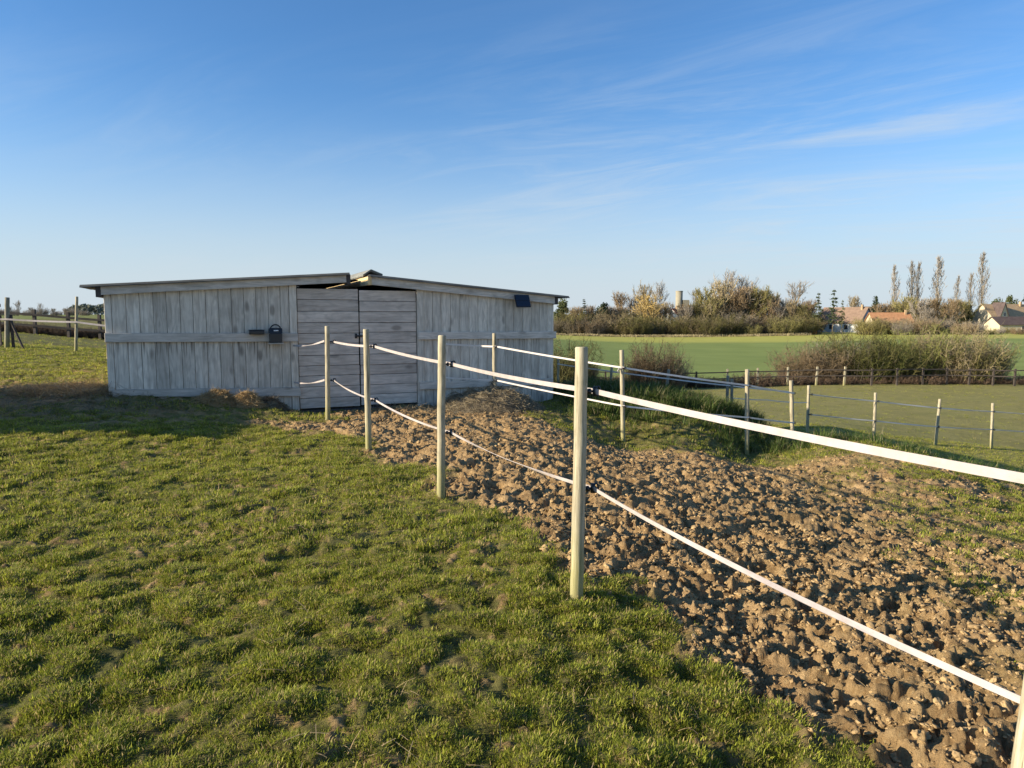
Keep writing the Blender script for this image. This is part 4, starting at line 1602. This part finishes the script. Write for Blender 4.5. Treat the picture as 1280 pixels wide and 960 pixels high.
def plant(key, mat, x_, y_, H, name, label, cat, group=None, wide=1.0, nominal=10.0, bark='bark', rz=None):
    e = empty(name, (x_, y_, gz(x_, y_)), random.uniform(0, 6.28) if rz is None else rz)
    s = H / nominal
    e.scale = (s * wide, s * wide, s)
    t_me, c_me = PROTO[key]
    kk = (key, mat, bark)
    if kk not in matcopies:
        t2, c2 = t_me.copy(), c_me.copy()
        t2.materials.clear(); t2.materials.append(M[bark])
        c2.materials.clear(); c2.materials.append(TW[mat])
        matcopies[kk] = (t2, c2)
    t2, c2 = matcopies[kk]
    for nm, md in (('trunk', t2), ('crown', c2)):
        o = bpy.data.objects.new(nm, md); col.objects.link(o); o.parent = e
    tag(e, label, cat, group)
    return e


def tree_px(key, mat, u, vtop, Y, name, label, cat='tree', group=None, wide=1.0, bark='bark'):
    p = at(u, vtop, Y)
    H = p.z - gz(p.x, p.y)
    return plant(key, mat, p.x, p.y, max(H, .8), name, label, cat, group, wide, bark=bark)


TG = 'trees along the far edge of the crop field'
TL = [  # kind, twigs, column, top, distance, width, label
    ('ever0', 'ever_l', 704, 374, 205, .9, 'evergreen_tree', 'dark evergreen partly hidden by the right end of the shed roof'),
    ('shrub0', 'olive', 716, 383, 200, .8, 'bare_tree', 'low olive scrub tree between the shed and the small cypress'),
    ('spire', 'ever', 731, 371, 212, 1.3, 'cypress_tree', 'single slim dark cypress a little right of the shed roof'),
    ('ever1', 'ever', 751, 376, 208, .95, 'evergreen_tree', 'broad dark green evergreen between the cypress and the bare trees'),
    ('bare0', 'brown', 775, 369, 220, .8, 'bare_tree', 'brown leafless tree next to the dark evergreen'),
    ('bare1', 'grey', 794, 373, 224, .8, 'bare_tree', 'greyish leafless tree just left of the golden willow'),
    ('bare2', 'gold', 814, 372, 205, 1.15, 'willow_tree', 'rounded golden yellow willow with bare drooping twigs'),
    ('tall0', 'grey', 824, 357, 270, 1.0, 'bare_tree', 'tall thin leafless tree rising behind the golden willow'),
    ('bare3', 'tan', 806, 359, 275, .7, 'bare_tree', 'faint tall leafless tree left behind the golden willow'),
    ('bare1', 'olive', 868, 380, 207, .8, 'bare_tree', 'low olive green tree right of the concrete tower'),
    ('tall1', 'grey', 876, 366, 250, .9, 'bare_tree', 'thin grey leafless tree between the tower and the big tree clump'),
    ('bare2', 'olive', 886, 364, 210, 1.0, 'bare_tree', 'left tree of the big bare clump, with olive twigs'),
    ('bare0', 'tan', 902, 355, 215, .9, 'bare_tree', 'tan bare tree inside the big clump, left of the nest tree'),
    ('tall0', 'grey', 909, 344, 222, 1.1, 'bare_tree', 'tallest bare tree of the big clump, holding two dark nests'),
    ('tall1', 'grey', 924, 350, 224, 1.0, 'bare_tree', 'second tallest bare tree right next to the nest tree'),
    ('bare3', 'brown', 930, 362, 212, 1.0, 'bare_tree', 'brown rounded bare tree at the centre of the big clump'),
    ('bare1', 'olive', 946, 363, 210, .9, 'bare_tree', 'olive ivy-grown tree at the right shoulder of the big clump'),
    ('tall0', 'tan', 937, 357, 228, .9, 'bare_tree', 'slender tan bare tree behind the right shoulder of the big clump'),
    ('spire', 'ever', 955, 366, 236, 1.2, 'fir_tree', 'small dark fir tip right of the big bare clump'),
    ('spire', 'ever', 945, 371, 236, 1.1, 'fir_tree', 'lower dark fir tip left of its taller neighbour'),
    ('conifer0', 'ever_l', 972, 370, 230, .7, 'fir_tree', 'bushy dull green fir above the garden sheds'),
    ('bare0', 'brown', 966, 377, 208, .9, 'bare_tree', 'brown bare tree over the low red shed'),
    ('tall1', 'grey', 990, 356, 240, 1.3, 'bare_tree', 'pale grey bare tree behind the firs near the orange hut'),
    ('bare3', 'tan', 992, 378, 206, .9, 'bare_tree', 'tan bare tree close behind the orange hut'),
    ('bare2', 'olive', 1006, 383, 204, .8, 'bare_tree', 'dense olive bare tree directly beside the orange hut'),
    ('sparse0', 'ever_l', 1024, 363, 196, .8, 'pine_tree', 'sparse pine with a bare lower trunk left of the grey house'),
    ('sparse1', 'ever', 1043, 359, 194, 1.0, 'pine_tree', 'sparse layered pine in front of the grey house roof'),
    ('sparse0', 'ever_l', 1054, 373, 197, .6, 'pine_tree', 'shorter thin pine before the gable of the grey house'),
    ('conifer1', 'ever', 1095, 368, 226, 1.05, 'fir_tree', 'dark cone shaped fir between the grey house and the orange roof'),
    ('bare1', 'tan', 1066, 373, 262, .8, 'bare_tree', 'tan bare tree rising behind the roof of the grey house'),
    ('bare3', 'olive', 1135, 373, 214, 1.0, 'bare_tree', 'wide olive bare tree covering the right end of the orange roof'),
    ('bare0', 'grey', 1152, 377, 206, 1.0, 'bare_tree', 'low grey bare tree below the second poplar'),
    ('bare2', 'brown', 1172, 375, 215, 1.0, 'bare_tree', 'brown bare tree below the third poplar'),
    ('bare1', 'brown', 1192, 377, 212, .95, 'bare_tree', 'reddish brown bare tree below the smallest poplar'),
    ('ever1', 'ever', 1210, 378, 222, .6, 'evergreen_tree', 'dark evergreen just left of the dormer house'),
    ('bare3', 'grey', 1160, 387, 200, .9, 'bare_tree', 'pale low bare tree in front of the poplar row'),
    ('ever0', 'ever_l', 1246, 374, 252, .9, 'evergreen_tree', 'light evergreen behind the ridge of the dormer house'),
    ('ever1', 'ever_l', 1266, 367, 255, .75, 'evergreen_tree', 'taller evergreen behind the right end of the dormer house'),
    ('conifer0', 'ever', 1284, 362, 250, 1.0, 'fir_tree', 'dark fir cut by the right edge behind the dormer house'),
    ('conifer1', 'ever', 1131, 372, 232, .6, 'fir_tree', 'narrow dark fir between the first two poplars'),
]
for key, mt, u, v, Y, wd, nm, lab in TL:
    tree_px(key, mt, u, v, Y, nm, lab, 'tree', TG, wd)
ORD = ('leftmost second third fourth fifth sixth seventh eighth ninth tenth eleventh twelfth thirteenth fourteenth fifteenth sixteenth seventeenth eighteenth nineteenth twentieth').split()
ORD += ['twenty-' + q for q in 'first second third fourth fifth sixth seventh eighth ninth'.split()] + ['thirtieth'] + ['thirty-' + q for q in 'first second third fourth fifth sixth seventh eighth ninth'.split()] + ['fortieth'] + ['forty-' + q for q in 'first second third fourth fifth sixth seventh eighth ninth'.split()]
CN = {'brown': 'brown', 'olive': 'olive', 'tan': 'tan', 'grey': 'grey', 'green': 'greenish', 'gold': 'golden', 'bramble': 'dark'}
def nth(i): return ORD[i] + (' from the left' if i else '')


random.seed(21)
for (u0_, u1_, v0_, v1_, nn_, Y0_, lab) in ((850, 890, 378, 388, 6, 209, 'low bare tree below the concrete tower'), (884, 962, 364, 384, 17, 216, 'bare tree in the big far clump'),
                                     (962, 1016, 375, 388, 9, 211, 'bare tree behind the little huts'), (1100, 1208, 376, 390, 17, 222, 'bare garden tree below the poplars'),
                                     (765, 835, 378, 392, 9, 212, 'low bare tree around the golden willow'), (698, 765, 384, 394, 7, 212, 'low bare tree beyond the shed roof end')):
    for i in range(nn_):
        u = u0_ + (u1_ - u0_) * (i + random.random()) / nn_
        mt = random.choice(['olive', 'brown', 'tan', 'brown', 'grey'])
        tree_px('bare%d' % random.randrange(4), mt, u, random.uniform(v0_, v1_), Y0_ + random.uniform(-5, 8), 'bare_tree', '%s %s, %s' % (CN[mt], lab, nth(i)), 'tree', 'thicket trees, ' + lab.split('tree ')[-1], random.uniform(.85, 1.2))
PGp = 'poplars standing behind the houses'
for j, (u, v, wd, lab) in enumerate([(1120, 336, 1.0, 'first poplar from the left, standing behind the orange roofed bungalow'), (1143, 331, 1.0, 'left stem of the twin poplar next to the first poplar'), (1148, 332, .8, 'right stem of the twin poplar'),
                                     (1173, 326, 1.1, 'tall poplar with open twigs midway along the row'), (1196, 348, .9, 'smallest poplar of the row'),
                                     (1214, 345, 1.0, 'medium poplar leaning close to the tallest one'), (1231, 321, 1.0, 'tallest poplar, at the right end of the row')]):
    tree_px('poplar%d' % (j % 3), 'grey', u, v, 285, 'poplar_tree', lab, 'tree', PGp, wd, 'bark_pale')

# scrub along the far field edge
SG = 'brown scrub bushes along the far edge of the crop field'
scrub_lab = 'brown winter bush in the scrub belt along the far edge of the crop field'
u = 692.
i = 0
while u < 1012:
    v = 397 + 6 * math.sin(i * 1.7) + random.uniform(-8, 6)
    if 836 < u < 846: v = 404
    p = at(u, v, 198 + random.uniform(-5, 5))
    H = p.z - gz(p.x, p.y)
    mt = random.choice(['brown', 'olive', 'brown', 'tan', 'olive', 'grey'])
    plant('shrub%d' % (i % 3), 'h_' + mt, p.x, p.y, H, 'scrub_bush', '%s winter bush, %s in the scrub belt along the field edge' % (CN[mt], nth(i)), 'bush', SG, random.uniform(.9, 1.3))
    u += random.uniform(6, 10)
    i += 1
u = 1085.
i = 0
while u < 1275:
    v = 399 + random.uniform(-6, 4)
    if u > 1222: v = 409 + random.uniform(-2, 2)
    p = at(u, v, 185 + random.uniform(-6, 6))
    H = p.z - gz(p.x, p.y)
    mt = random.choice(['brown', 'olive', 'grey', 'tan'])
    plant('shrub%d' % (i % 3), mt, p.x, p.y, H, 'scrub_bush', '%s winter garden bush, %s before the far houses' % (CN[mt], nth(i)), 'bush', 'garden bushes before the houses', random.uniform(.9, 1.3))
    u += random.uniform(9, 13)
    i += 1

# hedge bushes behind the dark rail fence
HB = [(1000, 436, 48.5, 1.1, 'brown', 'leftmost low brown bush of the fence hedge'), (1026, 424, 48, 1.0, 'brown', 'brown bush second from the left end of the fence hedge'),
      (1050, 414, 49, 1.0, 'grey', 'grey brown tall bush left of the green ones in the fence hedge'), (1075, 411, 48, 1.0, 'olive', 'olive bush below the grey house gable'),
      (1098, 417, 47.5, .95, 'green', 'greenish bush below the orange roofed bungalow'), (1122, 417, 48, 1.0, 'olive', 'olive hedge bush right of the greenish one'),
      (1146, 410, 48.5, .95, 'green', 'bright budding bush left of the tallest hedge bush'), (1172, 396, 48.5, .7, 'tan', 'tallest hedge bush, pale twigs reaching above its neighbours'),
      (1196, 407, 48, .95, 'tan', 'tan bush just right of the tallest hedge bush'), (1216, 413, 47.5, .9, 'olive', 'dense olive bush left of the end of the hedge'),
      (1240, 413, 48.2, .7, 'grey', 'grey bush ending the hedge at the right'),
     
      (818, 424, 44.5, .78, 'brown', 'round brown bush in front of the crop field, left one of two'), (843, 439, 44.5, .7, 'grey', 'smaller grey bush right of the round brown one'),
      (800, 441, 44.8, .7, 'brown', 'little brown bush left of the round brown one'),
      (707, 424, 42, .9, 'olive', 'olive bush just right of the shed corner'), (727, 438, 42.5, .8, 'brown', 'lower brown bush behind the top of the tall post')]
for i, (u, v, Y, wd, mt, lab) in enumerate(HB):
    p = at(u, v, Y)
    H = p.z - gz(p.x, p.y)
    plant('bush%d' % (i % 4), 'h_' + mt, p.x, p.y, H * (1.05 + .14 * math.sin(i * 2.3 + 1)), 'hedge_bush', lab, 'bush', 'bushes behind the dark rail fence', wd, 3.3)
u = 745
i = 0
while u < 1300:
    p = at(u, 466 + random.uniform(-3, 4) - (5 if 930 < u < 985 else 0), 46.3 + random.uniform(-.3, .3))
    H = p.z - gz(p.x, p.y)
    plant('bramble' if i % 2 else 'bramble1', 'bramble', p.x, p.y, max(.5, H), 'bramble_bush', 'low dark bramble bush at the foot of the hedge rail fence, %s' % nth(i), 'bush', 'brambles along the dark rail fence', 1.1, 1.1)
    u += random.uniform(17, 25)
    i += 1

# pale dry grass along the far field edge
reed = []
for _ in range(4):
    mb = MB()
    for i in range(40):
        a = random.uniform(0, 6.28); r = random.uniform(0, 1.2)
        p = Vector((r * math.cos(a), r * math.sin(a), 0))
        mb.ribbon([p, p + Vector((random.gauss(0, .2), random.gauss(0, .2), random.uniform(.5, 1.3)))], .12, .04)
    reed.append(mb)
c_reed = source_collection('dry_reed_clump', reed, TW['reed'])
n = 420
uu = np.random.uniform(690, 1010, n)
rp = np.array([tuple(at(float(q), 415, 191 + np.random.uniform(-2, 2))) for q in uu])
rp[:, 2] = base_z(rp[:, 0], rp[:, 1])
s = np.random.uniform(.2, .65, n)
scatter('dry_field_margin', c_reed, rp, np.stack([s * 1.6, s * 1.6, s], -1), np.stack([np.zeros(n), np.zeros(n), np.random.uniform(0, 6, n)], -1))

# far left: hedgerow, grass bank behind the fence and the distant wood
LG = 'bare trees on the skyline at the far left'
for i in range(12):
    u = -20 + i * 12 + 4 * math.sin(i * 2.1)
    tree_px(('shrub0', 'shrub1', 'shrub2')[i % 3], 'grey', u, 386 + 3 * math.sin(i * 1.9), 170 + 8 * math.sin(i), 'bare_bush', 'small grey twiggy bush of the skyline row behind the paddock fence, ' + nth(i), 'bush', 'small skyline bushes', 1.0)
for i, (u, v, Y, key, lab) in enumerate([(-25, 380, 130, 'bare0', 'bare skyline tree at the left edge'), (12, 384, 135, 'bare1', 'bare skyline tree behind the gate post'), (22, 377, 140, 'tall0', 'thin bare skyline tree right of the gate post'),
                                         (40, 385, 138, 'bare2', 'low bare skyline tree between gate post and thin post'), (50, 380, 140, 'tall1', 'thin leaning skyline tree above the dark fence post'), (66, 386, 142, 'bare3', 'rounded skyline tree left of the thin post'),
                                         (82, 386, 145, 'bare0', 'skyline tree next to the distant wood')]):
    tree_px(key, 'grey', u, v, Y, 'bare_tree', lab, 'tree', LG, 1.2)
wood_mb = MB()
random.seed(5)
for i in range(2600):
    t = random.random()
    X_ = -392 + 110 * t
    Yw = 620 + random.uniform(-14, 14)
    top = 8.5 + 2.0 * float(gn(np.array(X_ / 22), np.array(.3), 7)) + 1.2 * float(gn(np.array(X_ / 7), np.array(.7), 8))
    top *= min(1, .35 + (t) * 9)
    wood_mb.leaf((X_ * Yw / 620, Yw, -2.5 + (top + 3.7) * math.sqrt(random.random())), 3.0)
wd = wood_mb.build('distant_wood', TW['wood'])
tag(wd, kind='stuff')
for i in range(26):
    u = -40 + i * 7.4
    p = at(u, 399 + .07 * u + random.uniform(-2, 2), 36.6 + random.uniform(-.2, .3))
    H = p.z - gz(p.x, p.y)
    plant('bramble' if i % 2 else 'bramble1', 'h_brown' if i % 3 == 0 else 'bramble', p.x, p.y, max(.5, H), 'dry_bush', 'dry brownish bush against the paddock fence behind the shed, %s' % nth(i), 'bush', 'dry growth along the left paddock fence', .9, 1.1)

# ------------------------------------------------------------------ village
print('village')
M['wall_cream'] = simple('cream_render', (.52, .45, .33), .9, .1, .08)
M['wall_white'] = simple('white_render', (.60, .59, .56), .9, .1, .06)
M['wall_grey'] = simple('grey_render', (.46, .47, .48), .9, .1, .08)
M['tile_orange'] = simple('orange_tiles', (.42, .215, .11), .85, .1, .2, 1.2)
M['tile_tan'] = simple('tan_tiles', (.40, .285, .17), .85, .1, .2, 1.2)
M['tile_brown'] = simple('brown_tiles', (.24, .165, .12), .85, .1, .2, 1.2)
M['tile_dark'] = simple('dark_tiles', (.10, .075, .07), .85, .1, .2, 1.2)
M['tile_red'] = simple('red_tiles', (.32, .09, .07), .85, .1, .2, 1.2)
M['glass'] = simple('dark_window_glass', (.03, .035, .045), .12, .6)
M['concrete'] = simple('tower_concrete', (.30, .27, .20), .9, .1, .15, .4)
M['hut'] = simple('orange_timber', (.50, .20, .07), .85, .1, .15, 2)
M['shed_red'] = simple('red_timber', (.16, .07, .055), .9, .1, .15, 2)


def house(name, u, v_base, Y, w, d, eave, ridge, rz, wall, tile, label, cat='house', over=.35, wins=(), chim=True, hip=0.0):
    """gable house: ridge along local x; w along x, d along y; front faces -y"""
    p = at(u, v_base, Y)
    e = empty(name, (p.x, p.y, gz(p.x, p.y)), rz)
    tag(e, label, cat)
    mb = MB().prism([(-w / 2, -.4), (w / 2, -.4), (w / 2, eave), (-w / 2, eave)], -d / 2, d / 2)
    n_ = len(mb.v)
    for sx in (-1, 1):
        k = len(mb.v)
        mb.v += [(sx * w / 2, -d / 2, eave), (sx * w / 2, d / 2, eave), (sx * (w / 2 - hip), 0, ridge - .1)]
        mb.f.append((k, k + 1, k + 2) if sx > 0 else (k + 1, k, k + 2))
    mb.build('wall', M[wall], e)
    for sy in (-1, 1):
        hx = w / 2 + over
        yo = sy * (d / 2 + over)
        sl = (ridge - eave) / (d / 2)
        zo = eave - over * sl
        r_ = MB()
        k = 0
        r_.v = [(-hx, yo, zo), (hx, yo, zo), (hx - hip, 0, ridge), (-hx + hip, 0, ridge), (-hx, yo, zo + .16), (hx, yo, zo + .16), (hx - hip, 0, ridge + .16), (-hx + hip, 0, ridge + .16)]
        r_.f = [(0, 1, 2, 3), (7, 6, 5, 4), (0, 4, 5, 1), (1, 5, 6, 2), (2, 6, 7, 3), (3, 7, 4, 0)]
        ro = r_.build('roof', M[tile], e)
        if chim and sy == 1:
            MB().box(w * .38, w * .38 + .5, -.9, -.3, ridge - .8, ridge + .9).build('chimney', M['tile_tan'], ro)
    if hip:
        for sx in (-1, 1):
            r_ = MB(); hx = w / 2 + over
            zo = eave - over * (ridge - eave) / (d / 2)
            r_.v = [(sx * hx, -d / 2 - over, zo + .02), (sx * hx, d / 2 + over, zo + .02), (sx * (hx - hip), 0, ridge + .02), (sx * hx, -d / 2 - over, zo + .18), (sx * hx, d / 2 + over, zo + .18), (sx * (hx - hip), 0, ridge + .18)]
            r_.f = [(0, 2, 1), (3, 4, 5), (0, 1, 4, 3), (1, 2, 5, 4), (2, 0, 3, 5)]
            r_.build('hip_roof', M[tile], e)
    for (wx, wz, ww, wh, face) in wins:
        if face == 'f':
            f = MB().box(wx - ww / 2 - .08, wx + ww / 2 + .08, -d / 2 - .05, -d / 2 - .003, wz - .08, wz + wh + .08).build('window', M['wall_white'], e)
            MB().box(wx - ww / 2, wx + ww / 2, -d / 2 - .07, -d / 2 - .053, wz, wz + wh).build('pane', M['glass'], f)
        else:
            f = MB().box(-w / 2 - .05, -w / 2 - .003, wx - ww / 2 - .08, wx + ww / 2 + .08, wz - .08, wz + wh + .08).build('window', M['wall_white'], e)
            MB().box(-w / 2 - .07, -w / 2 - .053, wx - ww / 2, wx + ww / 2, wz, wz + wh).build('pane', M['glass'], f)
    return e


# grey gabled house behind the pines: long slope to the left, gable seen from the right
house('gabled_house', 1056, 415, 214, 13, 9, 2.9, 7.3, R(-52), 'wall_grey', 'tile_brown', 'house with a brown roof and pale grey gable, behind the sparse pines', wins=((-2, .9, 1.2, 1.3, 'f'), (2.5, .9, 1.2, 1.3, 'f')))
house('tiled_house', 1080, 413, 245, 9, 8, 3.4, 7.6, R(8), 'wall_cream', 'tile_tan', 'house showing only its tan roof between the grey gable and the dark fir')
house('bungalow', 1110, 418, 203, 10.5, 8, 2.5, 5.6, R(-6), 'wall_cream', 'tile_orange', 'cream bungalow with an orange tiled roof in the middle of the village', wins=((-3.4, .7, 1.9, 1.3, 'f'), (.6, .0, 2.0, 2.0, 'f'), (3.6, .8, 1.4, 1.2, 'f')))
hc = house('dormer_house', 1251, 417, 222, 15, 9, 3.6, 8.0, R(12), 'wall_cream', 'tile_tan', 'large house with a tan roof and pointed gable dormer at the right edge', wins=((3.2, 1.2, 1.3, 1.3, 'f'), (-4.5, 1.2, 1.3, 1.3, 'f')))
dm = MB().prism([(-5.6, 3.7), (-2.6, 3.7), (-4.1, 8.1)], -4.75, -.6).build('dormer', M['wall_cream'], hc)
r_ = MB(); 
for sx in (-1, 1):
    r_.prism([(-4.1, 8.25), (-4.1 + sx * 1.7, 3.55), (-4.1 + sx * 1.95, 3.55), (-4.1, 8.65)][::sx], -4.9, -.4)
r_.build('dormer_roof', M['tile_dark'], hc)
f = MB().box(-4.55, -3.65, -4.83, -4.76, 4.3, 5.6).build('window', M['wall_white'], hc)
MB().box(-4.42, -3.78, -4.86, -4.835, 4.42, 5.48).build('pane', M['glass'], f)
house('annexe', 1266, 421, 200, 13, 6, 2.3, 4.3, R(4), 'wall_cream', 'tile_dark', 'low cream annexe with a dark roof in front of the dormer house', wins=((1.5, .4, 3.0, 1.4, 'f'),), chim=False)
house('white_house', 841, 408, 230, 3.6, 4.2, 5.6, 7.6, R(62), 'wall_white', 'tile_red', 'narrow white house with a red roof below the concrete tower', wins=((0, 3.2, .9, 1.0, 'f'), (-.2, 3.0, .8, 1.0, 's')), over=.2)
house('garden_hut', 1015.5, 421, 199, 2.2, 1.8, 1.7, 2.3, R(-8), 'hut', 'hut', 'small orange wooden hut at the right end of the crop field', 'hut', .15, chim=False)
house('low_shed', 978, 418, 203, 2.8, 2.2, 1.6, 2.4, R(20), 'shed_red', 'tile_dark', 'little reddish shed under the brown bare tree at the field edge', 'hut', .15, chim=False)
house('blue_shed', 764, 404, 225, 3.0, 2.5, 3.0, 4.2, R(30), 'wall_grey', 'tile_dark', 'small bluish outbuilding between the dark evergreen and the bare trees', 'hut', .15, chim=False)
# concrete tower with a lower block
p = at(848, 410, 310)
tw_ = empty('concrete_tower', (p.x, p.y, gz(p.x, p.y)))
tag(tw_, 'round concrete tower with a lower block beside it, above the far trees', 'tower')
mb = MB().tube([(0, 0, -.5), (0, 0, 14.8)], 1.5, n=24)
mb.build('shaft', M['concrete'], tw_, True)
MB().tube([(0, 0, 14.802), (0, 0, 15.15)], 1.62, n=24).build('rim', M['concrete'], tw_)
o = bevel_box('block', M['concrete'], tw_, 1.55, 4.2, -1.4, 1.4, -.5, 11.2, .05)
print('built', len(bpy.data.objects))
